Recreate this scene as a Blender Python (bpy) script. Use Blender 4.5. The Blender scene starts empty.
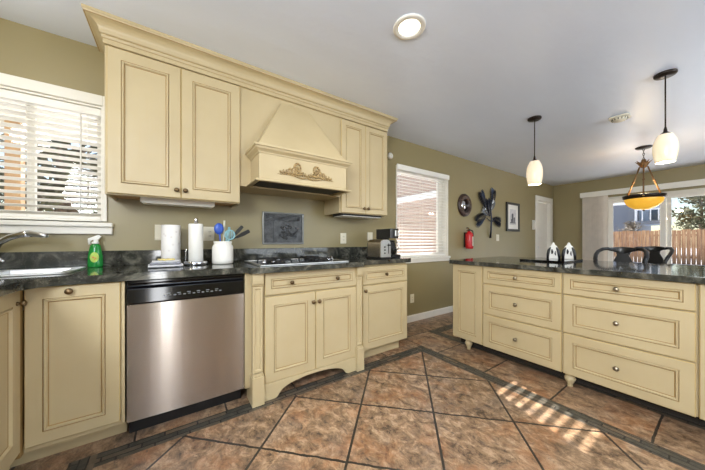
import bpy, bmesh, math, random
from mathutils import Vector, Matrix
from mathutils.geometry import tessellate_polygon
random.seed(7)
PI = math.pi
SC = bpy.context.scene
COL = SC.collection
H = 1.10            # camera height
CEIL = 2.44
WY = 2.49           # cooking wall
FX = 7.63           # far wall
LX = -1.18          # left wall
RY = -3.3           # wall behind the camera

# ------------------------------------------------------------------ camera
cam = bpy.data.cameras.new('camera')
co = bpy.data.objects.new('camera', cam); COL.objects.link(co)
cam.sensor_fit = 'HORIZONTAL'; cam.sensor_width = 36.0
cam.lens = 36.0 * 261.7 / 705.0
cam.shift_y = 6.0 / 705.0
cam.clip_start = 0.02; cam.clip_end = 300
co.location = (0, 0, H)
co.rotation_euler = (PI / 2, 0, -math.radians(34.446))
SC.camera = co
# ------------------------------------------------------------------ world, sun, area lights, exposure
wd = bpy.data.worlds.new('sky'); SC.world = wd; wd.use_nodes = True
wn = wd.node_tree; wn.nodes.clear()
sky = wn.nodes.new('ShaderNodeTexSky'); sky.sky_type = 'NISHITA'; sky.sun_disc = False
sky.sun_elevation = math.radians(29); sky.sun_rotation = math.radians(22); sky.air_density = 1.0; sky.dust_density = 0.6
bg = wn.nodes.new('ShaderNodeBackground'); bg.inputs['Strength'].default_value = 0.21
wo = wn.nodes.new('ShaderNodeOutputWorld')
wn.links.new(sky.outputs[0], bg.inputs[0]); wn.links.new(bg.outputs[0], wo.inputs[0])

def lamp(name, kind, loc, energy, color=(1, 1, 1), direction=None, **kw):
    l = bpy.data.lights.new(name, kind); l.energy = energy; l.color = color
    for k, v in kw.items(): setattr(l, k, v)
    o = bpy.data.objects.new(name, l); COL.objects.link(o); o.location = loc
    if direction is not None:
        o.rotation_euler = Vector(direction).to_track_quat('-Z', 'Y').to_euler()
    return o
SUN = Vector((0.318, 1.0, 0.604))
lamp('sun', 'SUN', (0, 0, 10), 24.0, (1.0, 0.97, 0.92), -SUN, angle=0.0045)
# door daylight from behind the camera, added fill lights, and the room's ceiling cans
lamp('rear_fill_light', 'AREA', (3.4, RY + 0.06, 1.20), 70, (0.84, 0.92, 1.0), (0, 1, -0.1), shape='RECTANGLE', size=3.2, size_y=1.7)  # added fill for overall brightness; the rear wall has no window
lamp('daylight_rear_door', 'AREA', (-0.25, RY + 0.06, 1.05), 30, (0.95, 0.97, 1.0), (0, 1, 0.15), shape='RECTANGLE', size=0.26, size_y=1.9)
lamp('side_fill_light', 'AREA', (LX + 0.05, -0.35, 1.76), 128, (0.90, 0.95, 1.0), (1, 0.05, -0.25), shape='RECTANGLE', size=1.3, size_y=0.75)  # added fill from the left, where the wall has no opening
lamp('ceiling_fill_light', 'AREA', (3.6, -2.0, 1.75), 112, (0.78, 0.90, 1.0), (0, 0, 1), shape='DISK', size=0.4)  # added upward fill to brighten the ceiling; no lamp stands here
lamp('ceiling_fill_light', 'AREA', (0.2, -2.0, 1.75), 54, (0.78, 0.90, 1.0), (0, 0, 1), shape='DISK', size=0.4)  # second added fill for the ceiling
lamp('sink_fill_light', 'POINT', (-1.05, 1.62, 2.02), 15, (1.0, 0.97, 0.90), shadow_soft_size=0.12)  # added unseen point fill for the wall and ceiling by the sink
for (cx_, cy_) in ((1.22, 1.15), (-0.25, -0.5), (1.22, -0.5), (2.7, -0.9)):
    lamp('ceiling_can_light', 'AREA', (cx_, cy_, CEIL - 0.012), 7, (1.0, 0.95, 0.86), (0, 0, -1), shape='DISK', size=0.12)
vs = SC.view_settings
vs.view_transform = 'Standard'; vs.look = 'None'; vs.exposure = 0.0; vs.gamma = 1.0; vs.use_curve_mapping = False
SC.cycles.max_bounces = 10; SC.cycles.diffuse_bounces = 6; SC.cycles.glossy_bounces = 6
SC.cycles.transmission_bounces = 8; SC.cycles.transparent_max_bounces = 24
SC.cycles.caustics_reflective = False; SC.cycles.caustics_refractive = False
SC.cycles.sample_clamp_indirect = 6.0
SC.cycles.use_denoising = True

# ------------------------------------------------------------------ materials
def lin(c):
    def f(v):
        v /= 255.0
        return v / 12.92 if v <= 0.04045 else ((v + 0.055) / 1.055) ** 2.4
    return (f(c[0]), f(c[1]), f(c[2]), 1.0)
class NT:
    def __init__(s, name):
        s.m = bpy.data.materials.new(name); s.m.use_nodes = True
        s.t = s.m.node_tree; s.n = s.t.nodes; s.b = s.n['Principled BSDF']
    def add(s, typ, **kw):
        n = s.n.new(typ)
        for k, v in kw.items():
            if k.startswith('_'): setattr(n, k[1:], v)
        return n
    def link(s, a, b): s.t.links.new(a, b)
    def setv(s, **kw):
        for k, v in kw.items(): s.b.inputs[k.replace('_', ' ')].default_value = v
    def coord(s, scale=(1, 1, 1), out='Object', rot=(0, 0, 0)):
        c = s.n.new('ShaderNodeTexCoord'); mp = s.n.new('ShaderNodeMapping')
        mp.inputs['Scale'].default_value = scale; mp.inputs['Rotation'].default_value = rot
        s.link(c.outputs[out], mp.inputs['Vector']); return mp.outputs[0]
    def noise(s, vec, scale, detail=4, rough=0.55, dist=0.0):
        n = s.n.new('ShaderNodeTexNoise'); n.inputs['Scale'].default_value = scale
        n.inputs['Detail'].default_value = detail; n.inputs['Roughness'].default_value = rough
        n.inputs['Distortion'].default_value = dist
        s.link(vec, n.inputs['Vector']); return n.outputs['Fac']
    def ramp(s, fac, stops, interp='LINEAR'):
        r = s.n.new('ShaderNodeValToRGB'); r.color_ramp.interpolation = interp
        e = r.color_ramp.elements
        while len(e) < len(stops): e.new(0.5)
        for i, (p, c) in enumerate(stops):
            e[i].position = p; e[i].color = c if len(c) == 4 else (*c, 1)
        s.link(fac, r.inputs[0]); return r.outputs[0]
    def mix(s, fac, a, b, mode='MIX'):
        n = s.n.new('ShaderNodeMix'); n.data_type = 'RGBA'; n.blend_type = mode
        for i, v in ((0, fac), (6, a), (7, b)):
            if hasattr(v, 'links') or hasattr(v, 'is_linked'): s.link(v, n.inputs[i])
            else: n.inputs[i].default_value = v
        return n.outputs[2]
    def math(s, op, a, b=None, c=None):
        n = s.n.new('ShaderNodeMath'); n.operation = op
        for i, v in enumerate((a, b, c)):
            if v is None: continue
            if hasattr(v, 'is_linked'): s.link(v, n.inputs[i])
            else: n.inputs[i].default_value = v
        return n.outputs[0]
    def bump(s, h, strength=0.2, dist=0.01):
        b = s.n.new('ShaderNodeBump'); b.inputs['Strength'].default_value = strength; b.inputs['Distance'].default_value = dist
        s.link(h, b.inputs['Height']); s.link(b.outputs[0], s.b.inputs['Normal'])
def simple(name, rgb, rough=0.5, metal=0.0, var=0.06, scale=9.0, **kw):
    t = NT(name); c = lin(rgb)
    f = t.noise(t.coord(), scale, 3)
    lo = tuple(x * (1 - var) for x in c[:3]); hi = tuple(min(1, x * (1 + var)) for x in c[:3])
    t.link(t.ramp(f, [(0.3, lo), (0.7, hi)]), t.b.inputs['Base Color'])
    t.setv(Roughness=rough, Metallic=metal, **kw)
    return t.m
M = {}
def mk_paint():
    t = NT('cream_cabinet_paint')
    f = t.noise(t.coord((1, 1, 1)), 3.0, 3)
    g = t.noise(t.coord((60, 60, 2.0)), 2.0, 2)
    c = t.ramp(f, [(0.3, lin((185, 168, 131))[:3]), (0.7, lin((192, 176, 139))[:3])])
    c = t.mix(t.math('MULTIPLY', t.ramp(g, [(0.55, (0, 0, 0)), (0.8, (1, 1, 1))]), 0.10), c, lin((190, 160, 105)))
    t.link(c, t.b.inputs['Base Color']); t.setv(Roughness=0.38); return t.m
M['cream'] = mk_paint()
M['glaze'] = simple('antique_glaze', (150, 120, 70), 0.5, var=0.2)
M['glaze_light'] = simple('light_antique_glaze', (196, 172, 118), 0.45, var=0.12)
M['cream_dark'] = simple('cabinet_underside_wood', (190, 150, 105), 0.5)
def mk_wall():
    t = NT('olive_wall_paint')
    f = t.noise(t.coord(), 1.2, 3)
    t.link(t.ramp(f, [(0.3, lin((142, 130, 93))[:3]), (0.7, lin((148, 136, 98))[:3])]), t.b.inputs['Base Color'])
    t.setv(Roughness=0.34, Specular_IOR_Level=0.55)
    t.bump(t.noise(t.coord(), 45, 4), 0.05, 0.004); return t.m
M['wall'] = mk_wall()
def mk_ceil():
    t = NT('ceiling_paint')
    f = t.noise(t.coord((1, 2.2, 1)), 1.1, 4)
    t.link(t.ramp(f, [(0.3, lin((220, 228, 244))[:3]), (0.7, lin((226, 234, 249))[:3])]), t.b.inputs['Base Color'])
    t.setv(Roughness=0.36)
    t.bump(t.noise(t.coord((1, 3, 1)), 2.5, 5), 0.25, 0.02); return t.m
M['ceil'] = mk_ceil()
M['trim'] = simple('white_trim_paint', (232, 229, 220), 0.4, var=0.02)
M['white'] = simple('white_plastic', (235, 234, 228), 0.4, var=0.02)
M['slat'] = simple('white_blind_slat', (242, 240, 234), 0.4, var=0.02)
M['vane'] = simple('beige_fabric_vane', (214, 205, 192), 0.7, var=0.05)
M['black'] = simple('black_plastic', (16, 16, 17), 0.3, var=0.1)
M['blackgloss'] = simple('black_gloss', (10, 10, 12), 0.08, var=0.1)
M['blackmatte'] = simple('black_iron', (22, 21, 20), 0.55, var=0.2)
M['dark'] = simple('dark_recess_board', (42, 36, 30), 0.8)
M['chrome'] = simple('chrome', (225, 225, 228), 0.08, 1.0, var=0.02)
M['steelsink'] = simple('satin_steel', (214, 215, 216), 0.32, 1.0, var=0.04)
M['knob'] = simple('aged_bronze', (112, 92, 66), 0.32, 0.9, var=0.3, scale=60)
M['pewter'] = simple('pewter_knob', (150, 140, 120), 0.3, 0.9, var=0.2, scale=60)
def mk_steel():
    t = NT('brushed_stainless')
    f = t.noise(t.coord((1.2, 1, 320)), 2.0, 3)
    t.link(t.ramp(f, [(0.3, lin((176, 168, 160))[:3]), (0.7, lin((186, 178, 170))[:3])]), t.b.inputs['Base Color'])
    t.setv(Roughness=0.23, Metallic=1.0, Anisotropic=0.97, Anisotropic_Rotation=0.25)
    tg = t.add('ShaderNodeTangent'); tg.direction_type = 'RADIAL'; tg.axis = 'Z'
    t.link(tg.outputs[0], t.b.inputs['Tangent']); return t.m
M['steel'] = mk_steel()
def mk_granite():
    t = NT('dark_green_granite')
    v = t.coord()
    a = t.noise(v, 7, 6, 0.65, 1.6); b = t.noise(v, 3.0, 5, 0.6, 2.5); s = t.noise(v, 90, 2)
    c = t.ramp(a, [(0.34, lin((32, 32, 30))[:3]), (0.50, lin((56, 57, 52))[:3]), (0.60, lin((96, 95, 86))[:3]), (0.74, lin((128, 122, 110))[:3])])
    c = t.mix(t.math('MULTIPLY', t.ramp(b, [(0.45, (0, 0, 0)), (0.62, (1, 1, 1))]), 0.55), c, lin((34, 37, 34)))
    c = t.mix(t.math('MULTIPLY', t.ramp(s, [(0.6, (0, 0, 0)), (0.75, (1, 1, 1))]), 0.25), c, lin((150, 146, 134)))
    t.link(c, t.b.inputs['Base Color']); t.setv(Roughness=0.07, Specular_IOR_Level=0.6); return t.m
M['granite'] = mk_granite()

def mk_floor():
    """Diagonal slate-look tile field inside a dark mosaic border, square tiles outside it."""
    t = NT('slate_look_floor_tile')
    c = t.n.new('ShaderNodeTexCoord'); sp = t.n.new('ShaderNodeSeparateXYZ'); t.link(c.outputs['Object'], sp.inputs[0])
    wob = t.noise(t.coord(), 14, 3)
    w = t.math('MULTIPLY', t.math('SUBTRACT', wob, 0.5), 0.012)
    X = t.math('ADD', sp.outputs[0], w); Y = t.math('ADD', sp.outputs[1], w)
    def inside(v, lo, hi): return t.math('MULTIPLY', t.math('GREATER_THAN', v, lo), t.math('LESS_THAN', v, hi))
    def AND(a, b): return t.math('MULTIPLY', a, b)
    def NOT(a): return t.math('SUBTRACT', 1.0, a)
    def OR(a, b): return t.math('MAXIMUM', a, b)
    x0, x1, y1 = -0.32, 2.045, 1.757; bw = 0.105; y0 = -2.6
    fieldA = AND(inside(X, x0, x1), inside(Y, y0, y1))
    outA = AND(inside(X, x0 - bw, x1 + bw), inside(Y, y0 - bw, y1 + bw))
    fx0, fx1, fy0, fy1 = 2.66, 7.1, -2.6, 2.0
    fieldB = AND(inside(X, fx0, fx1), inside(Y, fy0, fy1))
    outB = AND(inside(X, fx0 - bw, fx1 + bw), inside(Y, fy0 - bw, fy1 + bw))
    field = OR(fieldA, fieldB)
    border = AND(OR(outA, outB), NOT(field))
    # diagonal grid through (2.04, 1.09), half diagonal .3315
    hd = 0.3315
    U = t.math('DIVIDE', t.math('ADD', t.math('SUBTRACT', X, 2.04), t.math('SUBTRACT', Y, 1.09)), 2 * hd)
    V = t.math('DIVIDE', t.math('SUBTRACT', t.math('SUBTRACT', X, 2.04), t.math('SUBTRACT', Y, 1.09)), 2 * hd)
    def line(v, wd_):
        f = t.math('FRACT', t.math('ADD', v, 0.5)); d = t.math('ABSOLUTE', t.math('SUBTRACT', f, 0.5))
        return t.math('LESS_THAN', d, wd_)
    gd = OR(line(U, 0.014), line(V, 0.014))
    # square tiles outside the border
    P = t.math('DIVIDE', t.math('SUBTRACT', Y, 0.255), 0.465); Q = t.math('DIVIDE', t.math('SUBTRACT', X, 2.15), 0.465)
    gs = OR(line(P, 0.012), line(Q, 0.012))
    edge = NOT(OR(OR(inside(X, x0, x1), NOT(outA)), 0.0))
    grout = OR(AND(field, gd), AND(AND(NOT(field), NOT(border)), gs))
    # per-tile shade
    def cell(a, b):
        cb = t.n.new('ShaderNodeCombineXYZ')
        t.link(t.math('FLOOR', a), cb.inputs[0]); t.link(t.math('FLOOR', b), cb.inputs[1])
        wn_ = t.n.new('ShaderNodeTexWhiteNoise'); t.link(cb.outputs[0], wn_.inputs['Vector']); return wn_.outputs['Value']
    cv = t.mix(field, cell(P, Q), cell(U, V))
    # slate colour: streaky brown, rust and grey
    n1 = t.noise(t.coord((1.3, 1, 1), rot=(0, 0, 0.9)), 11.0, 9, 0.78, 0.45)
    n2 = t.noise(t.coord((2.6, 0.9, 1), rot=(0, 0, 0.75)), 13, 7, 0.75, 0.5)
    n3 = t.noise(t.coord((1, 1, 1)), 4.0, 5, 0.65, 0.4)
    n4 = t.noise(t.coord((1, 1.3, 1), rot=(0, 0, 0.4)), 2.6, 4, 0.6, 0.8)
    col = t.ramp(n1, [(0.36, lin((74, 60, 48))[:3]), (0.45, lin((124, 99, 76))[:3]), (0.53, lin((152, 124, 96))[:3]), (0.62, lin((186, 156, 126))[:3])])
    col = t.mix(t.math('MULTIPLY', t.ramp(n3, [(0.50, (0, 0, 0)), (0.66, (1, 1, 1))]), 0.5), col, lin((164, 108, 66)))
    col = t.mix(t.math('MULTIPLY', t.ramp(n4, [(0.52, (0, 0, 0)), (0.70, (1, 1, 1))]), 0.45), col, lin((128, 116, 106)))
    col = t.mix(t.math('MULTIPLY', t.ramp(n2, [(0.56, (0, 0, 0)), (0.68, (1, 1, 1))]), 0.75), col, lin((70, 66, 62)))
    shade = t.ramp(cv, [(0.0, (0.80, 0.80, 0.80)), (1.0, (1.12, 1.10, 1.08))])
    col = t.mix(1.0, col, shade, 'MULTIPLY')
    # mosaic border: thin dark slate strips of random tone along the strip
    along_x = inside(X, x0, x1)
    along_x = AND(along_x, NOT(0.0))
    s1 = t.math('DIVIDE', Y, 0.035); s2 = t.math('DIVIDE', X, 0.035)
    l1 = t.math('DIVIDE', X, 0.16); l2 = t.math('DIVIDE', Y, 0.16)
    lo1 = t.math('ADD', l1, t.math('MULTIPLY', t.math('FLOOR', s1), 0.37)); lo2 = t.math('ADD', l2, t.math('MULTIPLY', t.math('FLOOR', s2), 0.37))
    mv = t.mix(along_x, cell(s2, lo2), cell(s1, lo1))
    mg = t.mix(along_x, OR(line(s2, 0.10), line(lo2, 0.025)), OR(line(s1, 0.10), line(lo1, 0.025)))
    bn = t.noise(t.coord(), 22, 5, 0.7)
    bcol = t.ramp(mv, [(0.0, lin((52, 54, 50))[:3]), (0.35, lin((70, 70, 64))[:3]), (0.7, lin((96, 88, 76))[:3]), (1.0, lin((120, 98, 76))[:3])])
    bcol = t.mix(0.5, bcol, t.ramp(bn, [(0.3, lin((44, 46, 44))[:3]), (0.7, lin((104, 94, 80))[:3])]))
    bcol = t.mix(mg, bcol, lin((38, 36, 34)))
    col = t.mix(border, col, bcol)
    col = t.mix(grout, col, lin((50, 44, 38)))
    t.link(col, t.b.inputs['Base Color'])
    rr = t.ramp(n1, [(0.3, (0.42, 0.42, 0.42)), (0.8, (0.26, 0.26, 0.26))])
    t.link(rr, t.b.inputs['Roughness'])
    hgt = t.math('SUBTRACT', t.math('MULTIPLY', n1, 0.35), t.math('MULTIPLY', OR(grout, AND(border, mg)), 0.5))
    t.bump(hgt, 0.35, 0.012); return t.m
M['floor'] = mk_floor()
def mk_glass(name, tint=(1, 1, 1), rough=0.0, refl=1.0):
    m = bpy.data.materials.new(name); m.use_nodes = True; n = m.node_tree.nodes; n.clear(); L = m.node_tree.links
    tr = n.new('ShaderNodeBsdfTransparent'); tr.inputs[0].default_value = (*tint, 1)
    gl = n.new('ShaderNodeBsdfGlossy'); gl.inputs['Roughness'].default_value = rough
    lw = n.new('ShaderNodeLayerWeight'); lw.inputs[0].default_value = 0.5
    pw = n.new('ShaderNodeMath'); pw.operation = 'POWER'; pw.inputs[1].default_value = 4.0; L.new(lw.outputs['Facing'], pw.inputs[0])
    fr = n.new('ShaderNodeMath'); fr.operation = 'MULTIPLY_ADD'; fr.inputs[1].default_value = 0.75; fr.inputs[2].default_value = 0.04; L.new(pw.outputs[0], fr.inputs[0])
    mx = n.new('ShaderNodeMixShader'); o = n.new('ShaderNodeOutputMaterial')
    L.new(fr.outputs[0], mx.inputs[0]); L.new(tr.outputs[0], mx.inputs[1]); L.new(gl.outputs[0], mx.inputs[2]); L.new(mx.outputs[0], o.inputs[0])
    return m
M['pane'] = mk_glass('clear_window_glass')
M['coffee_glass'] = mk_glass('smoked_glass', (0.25, 0.22, 0.2))
def mk_emit(name, rgb, strength, base=None, rough=0.4):
    t = NT(name); f = t.noise(t.coord(), 14, 3)
    c = lin(rgb)[:3]
    t.link(t.ramp(f, [(0.3, tuple(x * .85 for x in c)), (0.7, c)]), t.b.inputs['Emission Color'])
    t.setv(Base_Color=lin(base or rgb), Roughness=rough, Emission_Strength=strength); return t.m
M['lampglow'] = mk_emit('lit_bulb_face', (255, 246, 225), 3.0)
M['opal'] = mk_emit('lit_opal_glass', (255, 230, 186), 0.32, (240, 230, 205), 0.2)
M['amber'] = mk_emit('lit_amber_alabaster', (250, 190, 52), 0.62, (214, 160, 70), 0.2)

# ------------------------------------------------------------------ mesh builder
class MB:
    def __init__(s): s.v = []; s.f = []; s.mi = []; s.sm = []
    def add(s, vs, fs, mi=0, smooth=False):
        b = len(s.v); s.v += [Vector(p) for p in vs]
        for k, f in enumerate(fs):
            s.f.append([b + i for i in f]); s.mi.append(mi[k] if isinstance(mi, list) else mi); s.sm.append(smooth)
        return s
    def box(s, x0, x1, y0, y1, z0, z1, mi=0, Mx=None):
        p = [Vector((x, y, z)) for z in (z0, z1) for y in (y0, y1) for x in (x0, x1)]
        if Mx is not None: p = [Mx @ q for q in p]
        return s.add(p, [(0, 2, 3, 1), (4, 5, 7, 6), (0, 1, 5, 4), (2, 6, 7, 3), (0, 4, 6, 2), (1, 3, 7, 5)], mi)
    def prism(s, outer, z0, z1, holes=(), mi=0, Mx=None):
        """polygon in (a, b) extruded along c; Mx maps (a, b, c) to the world"""
        loops = [list(outer)] + [list(h) for h in holes]
        flat = [p for l in loops for p in l]
        tris = tessellate_polygon([[Vector((p[0], p[1], 0)) for p in l] for l in loops])
        n = len(flat)
        vs = [Vector((p[0], p[1], z0)) for p in flat] + [Vector((p[0], p[1], z1)) for p in flat]
        if Mx is not None: vs = [Mx @ q for q in vs]
        fs = [tuple(t) for t in tris] + [tuple(i + n for i in reversed(t)) for t in tris]
        b = 0
        for l in loops:
            m = len(l)
            for i in range(m):
                j = (i + 1) % m; fs.append((b + i, b + j, n + b + j, n + b + i))
            b += m
        return s.add(vs, fs, mi)
    def lathe(s, prof, segs=24, Mx=None, mi=0, smooth=True, caps=True):
        vs = []; fs = []
        for (r, z) in prof:
            for k in range(segs):
                a = 2 * PI * k / segs; vs.append(Vector((r * math.cos(a), r * math.sin(a), z)))
        for i in range(len(prof) - 1):
            for k in range(segs):
                j = (k + 1) % segs; fs.append((i * segs + k, i * segs + j, (i + 1) * segs + j, (i + 1) * segs + k))
        if caps:
            if prof[0][0] > 1e-6: fs.append(tuple(reversed(range(segs))))
            if prof[-1][0] > 1e-6: fs.append(tuple((len(prof) - 1) * segs + k for k in range(segs)))
        if Mx is not None: vs = [Mx @ q for q in vs]
        return s.add(vs, fs, mi, smooth)
    def tube(s, pts, r, segs=10, mi=0, flat=1.0, closed=False):
        pts = [Vector(p) for p in pts]; n = len(pts); rs = r if isinstance(r, (list, tuple)) else [r] * n
        vs = []; up = Vector((0.13, 0.21, 0.97)); prev = None
        for i, p in enumerate(pts):
            if closed: d = pts[(i + 1) % n] - pts[i - 1]
            else: d = pts[min(i + 1, n - 1)] - pts[max(i - 1, 0)]
            d.normalize()
            if prev is None:
                a = d.cross(up); 
                if a.length < 1e-3: a = d.cross(Vector((1, 0, 0)))
            else: a = prev - d * prev.dot(d)
            a.normalize(); prev = a; b = d.cross(a)
            for k in range(segs):
                t = 2 * PI * k / segs; vs.append(p + (a * math.cos(t) + b * math.sin(t) * flat) * rs[i])
        fs = []
        for i in range(n if closed else n - 1):
            i2 = (i + 1) % n
            for k in range(segs):
                j = (k + 1) % segs; fs.append((i * segs + k, i * segs + j, i2 * segs + j, i2 * segs + k))
        if not closed:
            fs.append(tuple(reversed(range(segs)))); fs.append(tuple((n - 1) * segs + k for k in range(segs)))
        return s.add(vs, fs, mi, True)
    def rings(s, w, h, prof, Mx, mats):
        """nested rectangles: prof = [(inset, height)], mats[i] for the band i..i+1, last for the cap"""
        vs = []; fs = []; mi = []
        for (i, d) in prof:
            vs += [Mx @ Vector(p) for p in ((i, i, d), (w - i, i, d), (w - i, h - i, d), (i, h - i, d))]
        for k in range(len(prof) - 1):
            for e in range(4):
                f = (e + 1) % 4; fs.append((4 * k + e, 4 * k + f, 4 * k + 4 + f, 4 * k + 4 + e)); mi.append(mats[k])
        b = 4 * (len(prof) - 1); fs.append((b, b + 1, b + 2, b + 3)); mi.append(mats[-1])
        fs.append((3, 2, 1, 0)); mi.append(mats[-1])
        return s.add(vs, fs, mi)
    def sweep(s, path, prof, mi=0, close_prof=True, Mx=None, closed=False):
        """profile (offset to the right-hand side of the path, height) along a polyline in the plane"""
        P = [Vector((p[0], p[1])) for p in path]; n = len(P); m = len(prof); vs = []; fs = []
        for i in range(n):
            if closed: d0 = P[i] - P[i - 1]; d1 = P[(i + 1) % n] - P[i]
            else:
                d0 = P[i] - P[i - 1] if i else P[1] - P[0]; d1 = P[i + 1] - P[i] if i < n - 1 else d0
            d0 = d0.normalized(); d1 = d1.normalized()
            n0 = Vector((d0.y, -d0.x)); n1 = Vector((d1.y, -d1.x)); q = (n0 + n1).normalized(); q = q / max(0.3, q.dot(n0))
            for (o, z) in prof:
                w = Vector((P[i].x + q.x * o, P[i].y + q.y * o, z)); vs.append(Mx @ w if Mx is not None else w)
        for i in range(n if closed else n - 1):
            i2 = (i + 1) % n
            for k in range(m if close_prof else m - 1):
                j = (k + 1) % m; fs.append((i * m + k, i2 * m + k, i2 * m + j, i * m + j))
        if close_prof and not closed:
            fs.append(tuple(range(m))); fs.append(tuple(reversed([(n - 1) * m + k for k in range(m)])))
        return s.add(vs, fs, mi)
    def blob(s, c, r, seg=10, ring=7, mi=0, Mx=None):
        prof = [(math.sin(PI * i / ring), -math.cos(PI * i / ring)) for i in range(ring + 1)]
        r = Vector(r) if not isinstance(r, (int, float)) else Vector((r, r, r))
        T = Matrix.Translation(c) @ Matrix.Diagonal((r.x, r.y, r.z, 1))
        if Mx is not None: T = Mx @ T
        return s.lathe(prof, seg, T, mi, True, False)
    def build(s, name, mats, parent=None, bevel=0.0, segs=2, smooth_all=False):
        off = Vector((0, 0, 0))
        if parent is not None: off = Vector(parent.get('_org', (0, 0, 0)))
        me = bpy.data.meshes.new(name)
        me.from_pydata([tuple(p - off) for p in s.v], [], s.f)
        for m in (mats if isinstance(mats, (list, tuple)) else [mats]):
            me.materials.append(M[m] if isinstance(m, str) else m)
        me.update()
        bm = bmesh.new(); bm.from_mesh(me); bmesh.ops.recalc_face_normals(bm, faces=bm.faces); bm.to_mesh(me); bm.free()
        for i, p in enumerate(me.polygons): p.material_index = s.mi[i]; p.use_smooth = s.sm[i] or smooth_all
        o = bpy.data.objects.new(name, me); COL.objects.link(o)
        if parent is not None: o.parent = parent; o['_org'] = tuple(off)
        if bevel > 0:
            b = o.modifiers.new('soft_edges', 'BEVEL'); b.width = bevel; b.segments = segs; b.limit_method = 'ANGLE'; b.angle_limit = math.radians(40)
            b.harden_normals = False
        return o
def tag(o, label=None, cat=None, group=None, kind=None):
    for k, v in (('label', label), ('category', cat), ('group', group), ('kind', kind)):
        if v: o[k] = v
    return o
def thing(name, loc, label, cat, group=None):
    o = bpy.data.objects.new(name, None); COL.objects.link(o); o.location = loc; o['_org'] = tuple(loc)
    o.empty_display_size = 0.05
    return tag(o, label, cat, group)
def struct(name, mb, mats, parent=None, bevel=0.0):
    o = mb.build(name, mats, parent, bevel)
    if parent is None: o['kind'] = 'structure'
    return o
def sthing(name, loc):
    o = bpy.data.objects.new(name, None); COL.objects.link(o); o.location = loc; o['_org'] = tuple(loc); o['kind'] = 'structure'; o.empty_display_size = 0.05
    return o
def frame(origin, u, n):
    """basis: local x = u, local y = up, local z = outward normal n"""
    u = Vector(u); n = Vector(n); v = Vector((0, 0, 1))
    return Matrix(((u.x, v.x, n.x, origin[0]), (u.y, v.y, n.y, origin[1]), (u.z, v.z, n.z, origin[2]), (0, 0, 0, 1)))
def rect(a0, a1, b0, b1): return [(a0, b0), (a1, b0), (a1, b1), (a0, b1)]
def T(x, y, z): return Matrix.Translation((x, y, z))
def RX(a): return Matrix.Rotation(a, 4, 'X')
def RY_(a): return Matrix.Rotation(a, 4, 'Y')
def RZ(a): return Matrix.Rotation(a, 4, 'Z')
WALLM = Matrix(((1, 0, 0, 0), (0, 0, 1, 0), (0, 1, 0, 0), (0, 0, 0, 1)))   # (a,b,c) -> (x=a, y=c, z=b)
FARM = Matrix(((0, 0, 1, 0), (1, 0, 0, 0), (0, 1, 0, 0), (0, 0, 0, 1)))    # (a,b,c) -> (y=a, z=b, x=c)

# ------------------------------------------------------------------ setting
struct('floor', MB().box(LX - 0.2, FX + 0.2, RY - 0.2, WY + 0.2, -0.1, 0.0), 'floor')
struct('ceiling', MB().box(LX - 0.2, FX + 0.2, RY - 0.2, WY + 0.2, CEIL, CEIL + 0.12), 'ceil')
W1 = (-1.11, -0.402, 1.235, 2.035)      # x0 x1 z0 z1 of the sink window
W2 = (2.40, 3.462, 0.875, 2.075)        # window beside the cabinets
D1 = (6.70, 7.46, 0.0, 2.02)            # interior door
struct('wall_back', MB().prism(rect(LX - 0.15, FX + 0.15, 0, CEIL), WY, WY + 0.14,
       [rect(*W1), rect(*W2), rect(D1[0], D1[1], -0.0001 + 0.001, D1[3])], Mx=WALLM), 'wall')
SL = (-0.42, 1.575, 0.0, 2.03)           # sliding door opening (y0 y1 z0 z1) in the far wall
struct('wall_far', MB().prism(rect(RY - 0.15, WY, 0, CEIL), FX, FX + 0.14, [rect(SL[0], SL[1], 0.001, SL[3])], Mx=FARM), 'wall')
struct('wall_left', MB().box(LX - 0.14, LX, RY, WY, 0, CEIL), 'wall')
struct('wall_rear', MB().box(LX - 0.14, FX, RY - 0.14, RY, 0, CEIL), 'wall')
bbp = [(0, 0), (0.014, 0), (0.014, 0.075), (0.008, 0.088), (0, 0.09)]
struct('baseboard_back', MB().sweep([(6.60, WY), (1.96, WY)][::-1], bbp), 'trim')
struct('baseboard_far', MB().sweep([(FX, WY), (FX, 1.62)], bbp), 'trim')

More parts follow.
